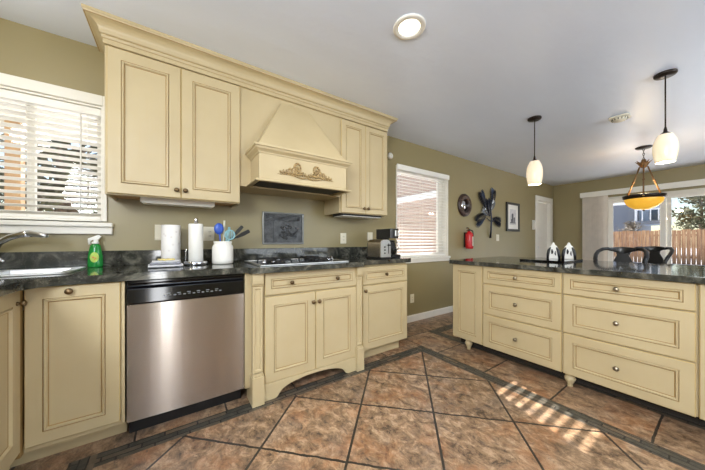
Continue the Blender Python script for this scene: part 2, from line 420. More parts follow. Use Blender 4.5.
def casing(mb, x0, x1, z0, z1, w_side, w_top, y=WY, th=0.018):
    mb.box(x0 - w_side, x0, y - th, y, z0, z1 + w_top); mb.box(x1, x1 + w_side, y - th, y, z0, z1 + w_top)
    mb.box(x0, x1, y - th, y, z1, z1 + w_top); return mb
def window(n, R, w_side, w_top, stool, mull):
    x0, x1, z0, z1 = R
    r = sthing('window_%d' % n, ((x0 + x1) / 2, WY, z0))
    casing(MB(), x0, x1, z0, z1, w_side, w_top).build('casing', 'trim', r, 0.004)
    j = MB(); j.box(x0, x0 + 0.012, WY, WY + 0.14, z0, z1); j.box(x1 - 0.012, x1, WY, WY + 0.14, z0, z1); j.box(x0 + .012, x1 - .012, WY, WY + 0.14, z1 - 0.012, z1)
    j.build('jamb', 'trim', r)
    s = MB(); sx0, sx1, sz0, sz1, out = stool
    s.box(sx0, sx1, WY - out, WY, sz1 - 0.03, sz1); s.box(sx0 + 0.004, sx1 - 0.004, WY - out * 0.6, WY, sz0, sz1 - 0.03)
    s.box(x0, x1, WY, WY + 0.14, z0 - 0.02, z0 + 0.012)
    s.build('sill', 'trim', r, 0.005)
    f = MB(); y0, y1 = WY + 0.085, WY + 0.125
    for (a, b, c, d) in ((x0 + .012, x1 - .012, z0 + .012, z0 + .05), (x0 + .012, x1 - .012, z1 - .05, z1 - .012), (x0 + .012, x0 + .045, z0 + .05, z1 - .05), (x1 - .045, x1 - .012, z0 + .05, z1 - .05), (mull - .018, mull + .018, z0 + .05, z1 - .05)):
        f.box(a, b, y0, y1, c, d)
    f.build('sash', 'trim', r, 0.003)
    g = MB().box(x0 + .045, mull - .018, WY + .10, WY + .106, z0 + .05, z1 - .05); g.box(mull + .018, x1 - .045, WY + .10, WY + .106, z0 + .05, z1 - .05)
    g.build('glass', 'pane', r)
    return r
window(1, W1, 0.022, 0.07, (-1.17, -0.347, 1.146, 1.226, 0.045), -0.76)
window(2, W2, 0.012, 0.012, (2.38, 3.50, 0.80, 0.872, 0.04), 3.385)

def blind(R, label, n, top_h, tilt, y, group='horizontal window blinds'):
    x0, x1, z0, z1 = R; x0 += 0.016; x1 -= 0.016
    b = thing('window_blind', ((x0 + x1) / 2, y, z1), label, 'blind', group)
    MB().box(x0, x1, y - 0.028, y + 0.028, z1 - 0.014 - top_h, z1 - 0.014).build('headrail', 'slat', b, 0.003)
    s = MB(); zt = z1 - 0.014 - top_h - 0.03; zb = z0 + 0.05
    for k in range(n):
        z = zt + (zb - zt) * k / (n - 1)
        Mx = T((x0 + x1) / 2, y, z) @ RX(tilt); w = (x1 - x0) / 2
        pr = [(-0.0245, -0.0022), (-0.012, 0.001), (0, 0.0022), (0.012, 0.001), (0.0245, -0.0022), (0.0245, 0.0006), (0.012, 0.0038), (0, 0.005), (-0.012, 0.0038), (-0.0245, 0.0006)]
        vs_ = [Mx @ Vector((sx * w, p[0], p[1])) for sx in (-1, 1) for p in pr]; m = len(pr)
        s.add(vs_, [(i, (i + 1) % m, m + (i + 1) % m, m + i) for i in range(m)] + [tuple(range(m)), tuple(range(2 * m - 1, m - 1, -1))])
    s.build('slats', 'slat', b)
    MB().box(x0, x1, y - 0.025, y + 0.025, z0 + 0.013, z0 + 0.034).build('bottom_rail', 'slat', b, 0.004)
    c = MB()
    for fx in (0.10, 0.5, 0.90):
        xx = x0 + (x1 - x0) * fx
        for dy in (-0.026, 0.026): c.tube([(xx, y + dy, z1 - 0.02), (xx, y + dy, z0 + 0.02)], 0.0011, 5)
    c.build('ladder_cord', 'white', b)
    return b
b1 = blind(W1, 'white slatted blind in the window over the sink', 17, 0.05, math.radians(-13), WY + 0.045)
w_ = MB().tube([(-0.515, WY + 0.012, 1.96), (-0.515, WY + 0.010, 1.30)], 0.004, 8); w_.build('tilt_wand', 'white', b1)
blind(W2, 'white slatted blind in the tall window beside the coffee maker', 25, 0.045, math.radians(9), WY + 0.040)
# valance strip that caps the second blind
tag(MB().box(2.385, 3.478, WY - 0.035, WY - 0.0185, 2.03, 2.10).build('blind_valance', 'slat', None, 0.003), 'white valance board over the blind beside the cabinets', 'valance')

d = sthing('door_1', (7.08, WY, 0))
casing(MB(), D1[0], D1[1], 0, D1[3], 0.095, 0.095).build('casing', 'trim', d, 0.005)
j = MB(); j.box(D1[0], D1[0] + .015, WY, WY + .14, 0, D1[3]); j.box(D1[1] - .015, D1[1], WY, WY + .14, 0, D1[3]); j.box(D1[0] + .015, D1[1] - .015, WY, WY + .14, D1[3] - .015, D1[3]); j.build('jamb', 'trim', d)
dw = D1[1] - D1[0] - 0.03
pm = frame((D1[0] + .015, WY + 0.065, 0.008), (1, 0, 0), (0, -1, 0))
pp = MB(); pp.box(0, dw, 0, 1.985, -0.035, 0, Mx=pm)
for (u0, v0, pw, ph) in ((.11, 1.15, dw - .22, .70), (.11, .2, dw - .22, .80)):
    pp.rings(pw, ph, [(0, 0.0), (0.0, 0.004), (0.012, 0.004), (0.02, 0.001), (0.05, 0.001), (0.07, 0.005)], pm @ T(u0, v0, 0), [0] * 6)
pp.build('door_panel', 'trim', d)
MB().lathe([(0.0, 0), (0.026, 0.0), (0.026, 0.006), (0.010, 0.01), (0.010, 0.035), (0.025, 0.045), (0.026, 0.06), (0.0, 0.068)], 20, pm @ T(0.07, 0.95, 0)).build('door_knob', 'steelsink', d)

# sliding patio door
d2 = sthing('door_2', (FX, 0.54, 0))
f = MB(); xa, xb = FX + 0.02, FX + 0.12
f.box(xa, xb, SL[0], SL[0] + .05, 0, SL[3]); f.box(xa, xb, SL[1] - .05, SL[1], 0, SL[3]); f.box(xa, xb, SL[0] + .05, SL[1] - .05, SL[3] - .06, SL[3]); f.box(xa, xb, SL[0] + .05, SL[1] - .05, 0, 0.04)
f.build('door_frame', 'trim', d2, 0.004)
def sash(y0, y1, x, st):
    s = MB(); z0, z1 = 0.04, SL[3] - 0.06
    s.box(x, x + .035, y0, y0 + st, z0, z1); s.box(x, x + .035, y1 - st, y1, z0, z1); s.box(x, x + .035, y0 + st, y1 - st, z0, z0 + .09); s.box(x, x + .035, y0 + st, y1 - st, z1 - .07, z1)
    o = s.build('sash', 'trim', d2, 0.003)
    MB().box(x + .014, x + .020, y0 + st, y1 - st, z0 + .09, z1 - .07).build('glass', 'pane', o)
sash(0.665, SL[1] - .05, FX + 0.075, 0.07)
sash(SL[0] + .05, 0.80, FX + 0.03, 0.075)
cs = MB(); cs.box(FX - .015, FX, SL[1], SL[1] + .03, 0, SL[3] + .02); cs.box(FX - .015, FX, SL[0] - .05, SL[0], 0, SL[3] + .02); cs.build('casing', 'trim', d2)
vb = thing('vertical_blind', (FX - 0.06, 1.7, 2.17), 'beige vertical blind drawn aside under its white headrail at the patio door', 'blind')
hr = MB(); hr.box(FX - 0.105, FX - 0.09, -0.75, 1.956, 2.062, 2.170); hr.box(FX - 0.09, FX - 0.001, 1.941, 1.956, 2.062, 2.170); hr.box(FX - 0.09, FX - 0.001, -0.75, 1.941, 2.155, 2.170)
hr.build('valance', 'trim', vb, 0.003)
for k in range(10):
    y = 1.545 + k * 0.038
    Mx = T(FX - 0.048, y, 0) @ RZ(math.radians(28 + (k % 3) * 5))
    pr = [(-0.040, 0.0), (-0.02, 0.006), (0, 0.008), (0.02, 0.006), (0.040, 0.0)]
    vs_ = []; 
    for z in (0.04, 2.14):
        for off in (0, -0.0012):
            vs_ += [Mx @ Vector((p[1] + off, p[0], z)) for p in pr]
    fs = []
    for i in range(4): fs += [(i, i + 1, 10 + i + 1, 10 + i), (5 + i, 15 + i, 15 + i + 1, 5 + i + 1), (i, 5 + i, 6 + i, i + 1), (10 + i, 11 + i, 16 + i, 15 + i)]
    fs += [(0, 10, 15, 5), (4, 9, 19, 14)]
    MB().add(vs_, fs).build('vane', 'vane', vb)
# ------------------------------------------------------------------ cabinet building blocks
def door_front(w, h, Mx, stile=0.062, th=0.02):
    s = min(stile, w * 0.24, h * 0.27)
    prof = [(0.0, -th), (0.0, -0.0035), (0.0035, 0.0), (s, 0.0), (s + 0.0025, -0.004), (s + 0.006, 0.0045), (s + 0.012, 0.0035), (s + 0.016, -0.007), (s + 0.020, -0.008)]
    return MB().rings(w, h, prof, Mx, [0, 1, 0, 2, 0, 0, 0, 2, 0])
CM = ['cream', 'glaze_light', 'glaze']
def knob(Mx, parent, mat='knob', r=0.016):
    k = r / 0.016
    prof = [(0.0, 0.0), (0.009 * k, 0.0), (0.009 * k, 0.003), (0.0055 * k, 0.006), (0.0055 * k, 0.012), (0.013 * k, 0.015), (0.016 * k, 0.019), (0.015 * k, 0.024), (0.010 * k, 0.028), (0.0, 0.030)]
    return MB().lathe(prof, 16, Mx).build('knob', mat, parent)
BACK = ((1, 0, 0), (0, -1, 0))      # fronts of the cooking wall
ISL = ((0, -1, 0), (-1, 0, 0))      # fronts of the island
LEFT = ((0, 1, 0), (1, 0, 0))       # fronts of the left run
def front(kind, parent, org, ori, w, h, knobs, mat='knob', stile=0.062):
    Mx = frame(org, *ori)
    o = door_front(w, h, Mx, stile).build(kind, CM, parent)
    for (u, v) in knobs: knob(Mx @ T(u, v, 0), o, mat)
    return o

# ------------------------------------------------------------------ base cabinets on the cooking wall
CT = 0.885; CTT = 0.925
c = thing('base_cabinet', (-0.4, 2.0, 0), 'cream base cabinet with one tall panel door below the sink', 'cabinet', 'cream base cabinets')
b_ = MB(); b_.box(-0.578, -0.216, 1.89, 2.46, 0.10, 0.735); b_.box(-0.578, -0.216, 1.89, 1.905, 0.735, CT - .001); b_.box(-0.232, -0.216, 1.905, 2.46, 0.735, CT - .001); b_.build('body', 'cream', c, 0.002)
MB().box(-0.652, -0.22, 1.985, 2.46, 0.0, 0.10).build('toe_kick', 'cream', c)
front('door', c, (-0.573, 1.87, 0.128), BACK, 0.339, 0.752, [(0.150, 0.724)], 'knob', 0.058)
MB().box(-0.230, -0.216, 1.872, 1.89, 0.115, CT - .003).build('stile', 'cream', c, 0.002)
c = thing('base_cabinet', (-0.9, 1.2, 0), 'cream corner base cabinet cut by the left edge of the photo', 'cabinet', 'cream base cabinets')
MB().box(LX + .002, -0.598, 0.55, 1.868, 0.10, CT - .001).build('body', 'cream', c)
MB().box(LX + .002, -0.65, 0.55, 1.98, 0.0, 0.10).build('toe_kick', 'cream', c)
front('door', c, (-0.578, 1.42, 0.128), LEFT, 0.435, 0.752, [(0.40, 0.69)], 'knob', 0.07)
front('door', c, (-0.578, 0.97, 0.128), LEFT, 0.435, 0.752, [(0.04, 0.69)], 'knob', 0.07)
MB().box(-0.60, -0.580, 1.858, 1.886, 0.10, CT - .003).build('corner_stile', 'glaze', c)

dwt = thing('dishwasher', (0.092, 2.1, 0), 'stainless steel dishwasher with black control strip between cream cabinets', 'dishwasher')
MB().box(-0.211, 0.396, 1.905, 2.46, 0.105, CT - .002).build('body', 'black', dwt)
pnl = MB(); npt = 12; pts = []
for i in range(npt + 1):
    u = i / npt; pts.append((-0.207 + 0.600 * u, 1.868 - 0.006 * (1 - (2 * u - 1) ** 2)))
pnl.prism(pts + [(0.393, 1.905), (-0.207, 1.905)], 0.108, 0.748)
pnl.build('door_panel', 'steel', dwt, 0.003)
cp = MB(); cm = Matrix(((0, 0, 1, 0), (1, 0, 0, 0), (0, 1, 0, 0), (0, 0, 0, 1)))
cp.prism([(1.905, 0.752), (1.864, 0.752), (1.860, 0.758), (1.866, 0.835), (1.884, 0.848), (1.884, 0.858), (1.862, 0.866), (1.862, 0.880), (1.905, 0.880)], -0.207, 0.393, Mx=cm)
cpo = cp.build('control_panel', 'blackgloss', dwt, 0.002)
bt = MB()
for k in range(13):
    bt.box(-0.045 + k * 0.024, -0.032 + k * 0.024, 1.8585, 1.8625, 0.782 + (k % 2) * 0.002, 0.787)
for k in range(6): bt.box(-0.03 + k * 0.05, -0.012 + k * 0.05, 1.859, 1.8630, 0.794, 0.797)
bt.build('button_marks', simple('grey_print', (120, 122, 126), 0.4), cpo)
MB().box(-0.207, 0.393, 1.955, 1.99, 0.0, 0.105).build('toe_panel', 'black', dwt)

c = thing('cooktop_cabinet', (0.887, 2.0, 0), 'cream base cabinet with arched foot and pilasters under the cooktop', 'cabinet', 'cream base cabinets')
MB().box(0.445, 1.330, 1.842, 2.46, 0.115, CT - .001).build('body', 'cream', c, 0.002)
MB().box(0.400, 0.445, 1.87, 2.46, 0.100, CT - .001).build('filler', 'cream', c, 0.002)
MB().box(1.333, 1.388, 1.885, 2.46, 0.100, CT - .001).build('filler', 'cream', c, 0.002)
front('drawer', c, (0.520, 1.822, 0.722), BACK, 0.770, 0.156, [(0.190, 0.078), (0.575, 0.078)], 'knob', 0.045)
front('door', c, (0.520, 1.822, 0.116), BACK, 0.383, 0.596, [(0.360, 0.520)])
front('door', c, (0.907, 1.822, 0.116), BACK, 0.383, 0.596, [(0.023, 0.520)])
arch = [(0.505, 0.0), (0.585, 0.0), (0.605, 0.006)]
for i in range(1, 16):
    a = PI * i / 16; arch.append((0.895 - 0.275 * math.cos(a), 0.010 + 0.082 * math.sin(a) ** 0.8))
arch += [(1.185, 0.006), (1.205, 0.0), (1.283, 0.0), (1.283, 0.1145), (0.505, 0.1145)]
MB().prism(arch, 1.815, 1.842, Mx=WALLM).build('arched_apron', 'cream', c, 0.002)
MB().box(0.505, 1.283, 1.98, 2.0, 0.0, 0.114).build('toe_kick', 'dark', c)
for (x0, x1) in ((0.433, 0.506), (1.281, 1.345)):
    p = MB(); p.box(x0 + .004, x1 - .004, 1.822, 1.845, 0.205, 0.80)
    p.box(x0 - .003, x1 + .003, 1.788, 1.95, 0.0, 0.190); p.box(x0, x1, 1.794, 1.845, 0.190, 0.200); p.box(x0 + .004, x1 - .004, 1.803, 1.845, 0.200, 0.208)
    p.rings(x1 - x0 - .008, 0.575, [(0, -.006), (0.0, 0.006), (0.012, 0.006), (0.018, -0.003), (0.022, -0.003)], frame((x0 + .004, 1.815, 0.215), *BACK), [0] * 5)
    # small curved corbel under the worktop
    cb = [(1.845, 0.79), (1.815, 0.79), (1.805, 0.80), (1.797, 0.815), (1.795, 0.835), (1.795, 0.884), (1.845, 0.884)]
    p.prism(cb, x0, x1, Mx=cm)
    p.build('pilaster', 'cream', c, 0.002)
c = thing('base_cabinet', (1.67, 2.1, 0), 'cream base cabinet with drawer over door below the coffee maker', 'cabinet', 'cream base cabinets')
MB().box(1.389, 1.955, 1.89, 2.46, 0.115, CT - .001).build('body', 'cream', c, 0.002)
MB().box(1.390, 1.93, 1.965, 2.46, 0.0, 0.115).build('toe_kick', 'cream', c)
front('drawer', c, (1.392, 1.87, 0.706), BACK, 0.563, 0.160, [(0.275, 0.082)], 'knob', 0.042)
front('door', c, (1.392, 1.87, 0.118), BACK, 0.563, 0.580, [(0.026, 0.535)])

# worktop of the cooking wall, with its upstand
def arc(cx_, cy_, r, a0, a1, n=8): return [(cx_ + r * math.cos(math.radians(a0 + (a1 - a0) * i / n)), cy_ + r * math.sin(math.radians(a0 + (a1 - a0) * i / n))) for i in range(n + 1)]
out = [(LX + .002, 2.488), (LX + .002, 0.5), (-0.55, 0.5)] + arc(-0.40, 1.70, 0.15, 180, 90) + [(0.37, 1.85)] + arc(0.37, 1.80, 0.05, 90, 30, 4) + arc(0.47, 1.82, 0.06, 210, 270, 4) \
    + arc(1.30, 1.82, 0.06, 270, 330, 4) + arc(1.40, 1.80, 0.05, 150, 90, 4) + arc(1.965, 1.905, 0.055, 270, 360) + [(2.02, 2.488)]
SK = (-1.10, -0.475, 2.01, 2.385)
ct = thing('granite_worktop', (0.4, 2.2, CT), 'dark green granite worktop with sink and cooktop along the wall', 'countertop')
MB().prism(out, CT, CTT, [rect(SK[0] + .02, SK[1] - .02, SK[2] + .02, SK[3] - .02)]).build('slab', 'granite', ct, 0.012, 3)
bs = MB(); bs.box(LX + .004, 2.005, 2.468, 2.488, CTT, 1.032); bs.build('upstand', 'granite', ct, 0.003)
# sink
sk = thing('kitchen_sink', (-0.79, 2.2, CTT), 'stainless steel drop-in sink below the blind window', 'sink')
rm = MB(); rr = lambda o, z=0: arc(SK[1] + o - .04, SK[3] + o - .04, .04, 0, 90, 4) + arc(SK[0] - o + .04, SK[3] + o - .04, .04, 90, 180, 4) + arc(SK[0] - o + .04, SK[2] - o + .04, .04, 180, 270, 4) + arc(SK[1] + o - .04, SK[2] - o + .04, .04, 270, 360, 4)
rm.prism(rr(0.012), CTT + .0005, CTT + .009, [list(reversed(rr(-0.028)))])
rm.build('rim', 'steelsink', sk, 0.004)
bs = MB()
for (x0, x1) in ((SK[0] + .03, -0.80), (-0.775, SK[1] - .03)):
    y0, y1, z0, z1 = SK[2] + .03, SK[3] - .03, CTT - 0.18, CTT + 0.004
    bs.add([(x0, y0, z1), (x1, y0, z1), (x1, y1, z1), (x0, y1, z1), (x0 + .02, y0 + .02, z0), (x1 - .02, y0 + .02, z0), (x1 - .02, y1 - .02, z0), (x0 + .02, y1 - .02, z0)],
           [(0, 1, 5, 4), (1, 2, 6, 5), (2, 3, 7, 6), (3, 0, 4, 7), (4, 5, 6, 7)])
bs.build('basin', 'steelsink', sk)
fc = thing('kitchen_faucet', (-0.868, 2.430, CTT), 'chrome faucet with arched pull-out spout over the sink', 'faucet')
MB().lathe([(0.0, 0), (0.032, 0.0), (0.032, 0.01), (0.024, 0.02), (0.022, 0.12), (0.018, 0.13), (0, 0.132)], 20, T(-0.868, 2.430, CTT + .0005)).build('base', 'chrome', fc)
sp = [(-0.868, 2.437, CTT + .08), (-0.862, 2.432, 1.045), (-0.826, 2.40, 1.094), (-0.77, 2.36, 1.124), (-0.72, 2.325, 1.139), (-0.68, 2.30, 1.142)]
MB().tube(sp, [0.020, 0.019, 0.018, 0.018, 0.018, 0.019], 14).build('spout', 'chrome', fc)
MB().tube([(-0.685, 2.303, 1.145), (-0.655, 2.280, 1.141), (-0.625, 2.256, 1.134), (-0.600, 2.236, 1.129)], [0.020, 0.021, 0.018, 0.012], 14, flat=0.8).build('spray_head', 'steelsink', fc)
MB().tube([(-0.868, 2.437, CTT + .09), (-0.84, 2.42, CTT + .075), (-0.812, 2.41, CTT + .055)], [0.011, 0.009, 0.007], 10).build('lever', 'chrome', fc)

# cooktop
ck = thing('gas_cooktop', (0.85, 2.06, CTT), 'black gas cooktop with stainless rim set into the granite', 'cooktop')
cx0, cx1, cy0, cy1 = 0.492, 1.215, 1.825, 2.335
t_ = MB(); t_.prism(rect(cx0, cx1, cy0, cy1), CTT + .0005, CTT + .010, [rect(cx0 + .022, cx1 - .022, cy0 + .022, cy1 - .022)]); t_.build('rim', 'steelsink', ck, 0.003)
MB().box(cx0 + .022, cx1 - .022, cy0 + .022, cy1 - .022, CTT + .0005, CTT + .006).build('glass_top', 'blackgloss', ck)
for (bx, by) in ((0.67, 1.97), (0.67, 2.20), (1.03, 1.97), (1.03, 2.20)):
    bo = MB().lathe([(0, 0), (0.048, 0), (0.046, 0.010), (0.03, 0.012), (0.03, 0.018), (0.0, 0.020)], 24, T(bx, by, CTT + .006)).build('burner', 'blackmatte', ck)
    g = MB(); z = CTT + .034
    for (dx, dy) in ((1, 0), (-1, 0), (0, 1), (0, -1)):
        g.tube([(bx + dx * .022, by + dy * .022, z), (bx + dx * .09, by + dy * .09, z), (bx + dx * .103, by + dy * .103, CTT + .0065)], 0.0048, 6)
    g.tube([(bx + .08 * math.cos(a * PI / 8), by + .08 * math.sin(a * PI / 8), z - .002) for a in range(16)], 0.004, 6, closed=True)
    g.build('grate', 'blackmatte', bo)
for (kx, ky) in ((0.565, 1.985), (0.632, 1.985), (1.135, 2.03), (1.175, 2.05)):
    MB().lathe([(0, 0), (0.020, 0), (0.019, 0.016), (0.012, 0.018), (0.012, 0.030), (0.0, 0.032)], 16, T(kx, ky, CTT + .006)).build('control_knob', 'chrome', ck)

# ------------------------------------------------------------------ wall cabinets, hood and crown
UF = 2.155; UT = 2.30
def wall_cab(x0, x1, z0, label, mid, kz, kr):
    c = thing('wall_cabinet', ((x0 + x1) / 2, 2.3, z0), label, 'cabinet', 'cream wall cabinets')
    b = MB(); b.box(x0, x1, UF + .021, WY - .002, z0 + .018, UT); b.build('body', 'cream', c, 0.002)
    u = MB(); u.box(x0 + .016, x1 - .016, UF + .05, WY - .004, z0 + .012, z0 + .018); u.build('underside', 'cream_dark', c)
    l = MB(); l.box(x0, x1, UF + .021, UF + .04, z0 - .004, z0 + .018); l.box(x0, x0 + .016, UF + .04, WY - .002, z0 - .004, z0 + .018); l.box(x1 - .016, x1, UF + .04, WY - .002, z0 - .004, z0 + .018)
    l.build('light_rail', 'cream', c, 0.002)
    w = mid - x0
    front('door', c, (x0 + .012, UF, z0 + .003), BACK, w - .0135, UT - .012 - z0, [(w - .037, kz)], 'knob', 0.066 if w > .35 else 0.05)
    front('door', c, (mid + .0015, UF, z0 + .003), BACK, x1 - mid - .0035, UT - .012 - z0, [(0.024, kz)], 'knob', 0.066 if w > .35 else 0.05)
    return c
wall_cab(-0.345, 0.428, 1.392, 'wide cream wall cabinet with two panel doors beside the blind window', 0.046, 0.052, .016)
wall_cab(1.337, 1.945, 1.378, 'narrower cream wall cabinet with two doors right of the hood', 1.642, 0.052, .016)
hd = thing('range_hood', (0.882, 2.2, 1.53), 'cream tapered range hood with carved scroll over the cooktop', 'range hood')
MB().box(0.4295, 1.3355, UF + .022, WY - .002, 1.53, UT).build('back_panel', 'cream', hd)
py = MB(); zt, zb = 2.262, 1.792
py.add([(0.50, 1.93, zb), (1.262, 1.93, zb), (1.262, UF + .022, zb), (0.50, UF + .022, zb), (0.755, UF + .008, zt), (1.005, UF + .008, zt), (1.005, UF + .022, zt), (0.755, UF + .022, zt)],
       [(0, 1, 5, 4), (1, 2, 6, 5), (3, 0, 4, 7), (4, 5, 6, 7), (3, 2, 1, 0), (2, 3, 7, 6)])
py.build('tapered_chimney', 'cream', hd, 0.004)
mt = MB(); fy = 1.925
mt.prism([(0.510, UF + .022), (0.510, fy), (1.254, fy), (1.254, UF + .022), (1.234, UF + .022), (1.234, fy + .02), (0.530, fy + .02), (0.530, UF + .022)], 1.545, 1.79)
mt.build('mantel', 'cream', hd, 0.003)
ml = MB(); path = [(0.510, UF + .022), (0.510, fy), (1.254, fy), (1.254, UF + .022)]
ml.sweep(path, [(0.0, 1.735), (0.006, 1.737), (0.008, 1.746), (0.018, 1.754), (0.030, 1.764), (0.034, 1.776), (0.043, 1.779), (0.043, 1.792), (0.0, 1.792)])
ml.build('mantel_moulding', 'cream', hd)
lb = MB(); lb.sweep(path, [(0.0, 1.530), (0.034, 1.530), (0.036, 1.537), (0.028, 1.545), (0.0, 1.546)]); lb.build('lower_moulding', 'cream', hd)
ub = MB(); ub.prism(rect(0.530, 1.234, fy + .020, WY - .024), 1.540, 1.546); ub.build('filter_panel', 'blackmatte', hd)
iw = MB(); iw.box(0.51, 0.53, UF + .022, WY - .004, 1.532, 1.575); iw.box(1.234, 1.254, UF + .022, WY - .004, 1.532, 1.575); iw.box(.53, 1.234, WY - .024, WY - .004, 1.532, 1.575); iw.build('lower_frame', 'cream', hd)
# carved scroll
sc = MB(); oy = fy - .004; ocx, ocz = 0.882, 1.652
def sc_pts(fn, n): return [(ocx + fn(i / n)[0], oy, ocz - .004 + 1.35 * fn(i / n)[1]) for i in range(n + 1)]
for sg in (-1, 1):
    def spiral(t, c=(0.078, 0.012), r0=0.040, turns=1.6, a0=-2.6):
        a = a0 + turns * 2 * PI * t; r = r0 * (1 - 0.80 * t); return (sg * (c[0] + r * math.cos(a)), c[1] + r * math.sin(a))
    n = 34; sc.tube(sc_pts(spiral, n), [0.0112 * (1 - 0.5 * i / n) for i in range(n + 1)], 7)
    def sp2(t): return spiral(t, (0.140, -0.008), 0.027, 1.35, 2.4)
    sc.tube(sc_pts(sp2, 26), [0.009 * (1 - 0.5 * i / 26) for i in range(27)], 7)
    sc.tube(sc_pts(lambda t: (sg * (0.0 + 0.24 * t), -0.034 - 0.010 * math.sin(t * PI * 2.2) * (1 - t)), 22), [0.0085 * (1 - 0.75 * i / 22) for i in range(23)], 7)
    for k in range(7):
        a = 0.055 + k * 0.024; hgt = 0.05 - 0.006 * k
        sc.tube(sc_pts(lambda t: (sg * (a + 0.016 * t + 0.012 * math.sin(t * 3)), -0.026 + hgt * t * (0.9 + .2 * (k % 2))), 8), [0.0065, 0.008, 0.0085, 0.008, 0.007, 0.006, 0.005, 0.004, 0.002], 6)
    for k in range(4):
        sc.tube(sc_pts(lambda t: (sg * (0.006 + 0.016 * k + 0.012 * t), -0.030 + (0.022 + .006 * (k % 2)) * t), 6), [0.006, 0.007, 0.007, 0.006, 0.004, 0.003, 0.002], 6)
def mk_scroll():
    t = NT('glazed_carving'); g = t.add('ShaderNodeNewGeometry')
    mottle = t.noise(t.coord(), 120, 3)  # random mottling between two brown glaze tones
    t.link(t.ramp(mottle, [(0.35, lin((92, 68, 36))[:3]), (0.62, lin((182, 156, 104))[:3])]), t.b.inputs['Base Color']); t.setv(Roughness=0.4); return t.m
M['scroll'] = mk_scroll()
so = sc.build('carved_scroll', 'scroll', hd); so['label'] = 'brown glazed scroll carving'
cr = MB()
cprof = [(0.0, 2.300), (0.006, 2.301), (0.006, 2.328), (0.012, 2.332), (0.016, 2.340), (0.012, 2.350), (0.022, 2.354)]
for i in range(7):
    a = i / 6; cprof.append((0.024 + 0.058 * (1 - math.cos(a * PI / 2)), 2.358 + 0.052 * math.sin(a * PI / 2)))
cprof += [(0.090, 2.414), (0.094, 2.422), (0.100, 2.426), (0.100, 2.4395), (-0.02, 2.4395), (-0.02, 2.300)]
cprof = [(o_ * .82 if o_ > 0 else o_, z_) for (o_, z_) in cprof]
cr.sweep([(-0.345, WY - .002), (-0.345, UF + .005), (1.945, UF + .005), (1.945, WY - .002)], cprof)
for (o_, z_) in ((0.0055, 2.3295), (0.0105, 2.351), (0.0742, 2.4135)):  # glaze-coloured strips that also paint in shadow lines under the crown beads
    cr.sweep([(-0.345, WY - .002), (-0.345, UF + .005), (1.945, UF + .005), (1.945, WY - .002)], [(o_ - .004, z_ - .0015), (o_ + .0012, z_ - .0015), (o_ + .0012, z_ + .0015), (o_ - .004, z_ + .0015)], 1)
tag(cr.build('crown_moulding', ['cream', 'glaze'], None), 'stepped cream crown moulding along the top of the wall cabinets', 'moulding')

def bar_light(x0, x1, y0, y1, z0, z1, label, mat):
    b = thing('under_cabinet_light', ((x0 + x1) / 2, y1, z1), label, 'light', 'lights under the wall cabinets')
    MB().box(x0, x1, y0, y1, z0 + .006, z1).build('housing', 'white' if mat == 'white' else 'blackmatte', b, 0.005)
    MB().box(x0 + .01, x1 - .01, y0 + .005, y1 - .005, z0, z0 + .006).build('diffuser', 'white', b, 0.002)
bar_light(-0.185, 0.268, 2.28, 2.40, 1.362, 1.4035, 'white strip light under the wide wall cabinet', 'white')
bar_light(1.39, 1.90, 2.20, 2.40, 1.352, 1.3895, 'dark slim light under the narrower wall cabinet', 'dark')

# ------------------------------------------------------------------ island
IT = 0.862; ITT = 0.90; IX = 2.44
def isl_body(y1, y0, label):
    c = thing('island_cabinet', (IX + .3, (y0 + y1) / 2, 0), label, 'cabinet', 'cream island cabinets')
    MB().box(IX + .02, 3.05, y0, y1, 0.098, IT - .001).build('body', 'cream', c, 0.002)
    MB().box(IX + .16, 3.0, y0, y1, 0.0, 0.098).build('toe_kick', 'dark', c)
    return c
def foot(c, y, x=IX + .048):
    MB().lathe([(0.0, 0), (0.017, 0), (0.019, 0.006), (0.016, 0.014), (0.021, 0.026), (0.032, 0.046), (0.036, 0.062), (0.030, 0.076), (0.022, 0.080), (0.028, 0.086), (0.030, 0.098), (0, .098)], 20, T(x, y, 0)).build('bun_foot', 'cream', c)
c = isl_body(1.690, 1.3605, 'narrow cream island cabinet with a tall panel door at the aisle end')
front('door', c, (IX, 1.682, 0.103), ISL, 0.318, 0.756, [], 'pewter', 0.062); foot(c, 1.530)
for (y1, y0, lab, ft) in ((1.3595, 0.7385, 'cream three-drawer island cabinet next to the narrow door cabinet', None),
                          (0.7375, 0.1165, 'cream three-drawer island cabinet in front of the black stool', 0.705)):
    c = isl_body(y1, y0, lab); w = y1 - y0 - .010
    for (z0, h) in ((0.700, 0.159), (0.412, 0.280), (0.100, 0.304)):
        front('drawer', c, (IX, y1 - .004, z0), ISL, w, h, [(w / 2 - .015, h / 2)], 'pewter', 0.058)
    if ft: foot(c, ft)
c = isl_body(0.1155, -0.55, 'cream island cabinet cut by the right edge of the photo')
front('door', c, (IX, 0.110, 0.100), ISL, 0.32, 0.759, [(0.29, 0.40)], 'pewter'); front('door', c, (IX, -0.214, 0.100), ISL, 0.32, 0.759, [(0.03, 0.40)], 'pewter')
it = MB(); it.prism(arc(2.46, 1.68, .05, 90, 180, 6) + arc(2.46, -.55, .05, 180, 270, 6) + [(3.56, -.60), (3.56, 1.73)], IT, ITT)
tag(it.build('island_worktop', 'granite', None, 0.014, 3), 'dark polished granite worktop of the island, black stool behind it', 'countertop')
tr = MB(); tr.prism(arc(2.95, 1.23, .02, 90, 180, 4) + arc(2.95, .88, .02, 180, 270, 4) + arc(3.40, .88, .02, 270, 360, 4) + arc(3.40, 1.23, .02, 0, 90, 4), ITT + .0005, ITT + .016)
tag(tr.build('serving_board', 'blackgloss', None, 0.004), 'flat black serving board lying on the island worktop', 'board')
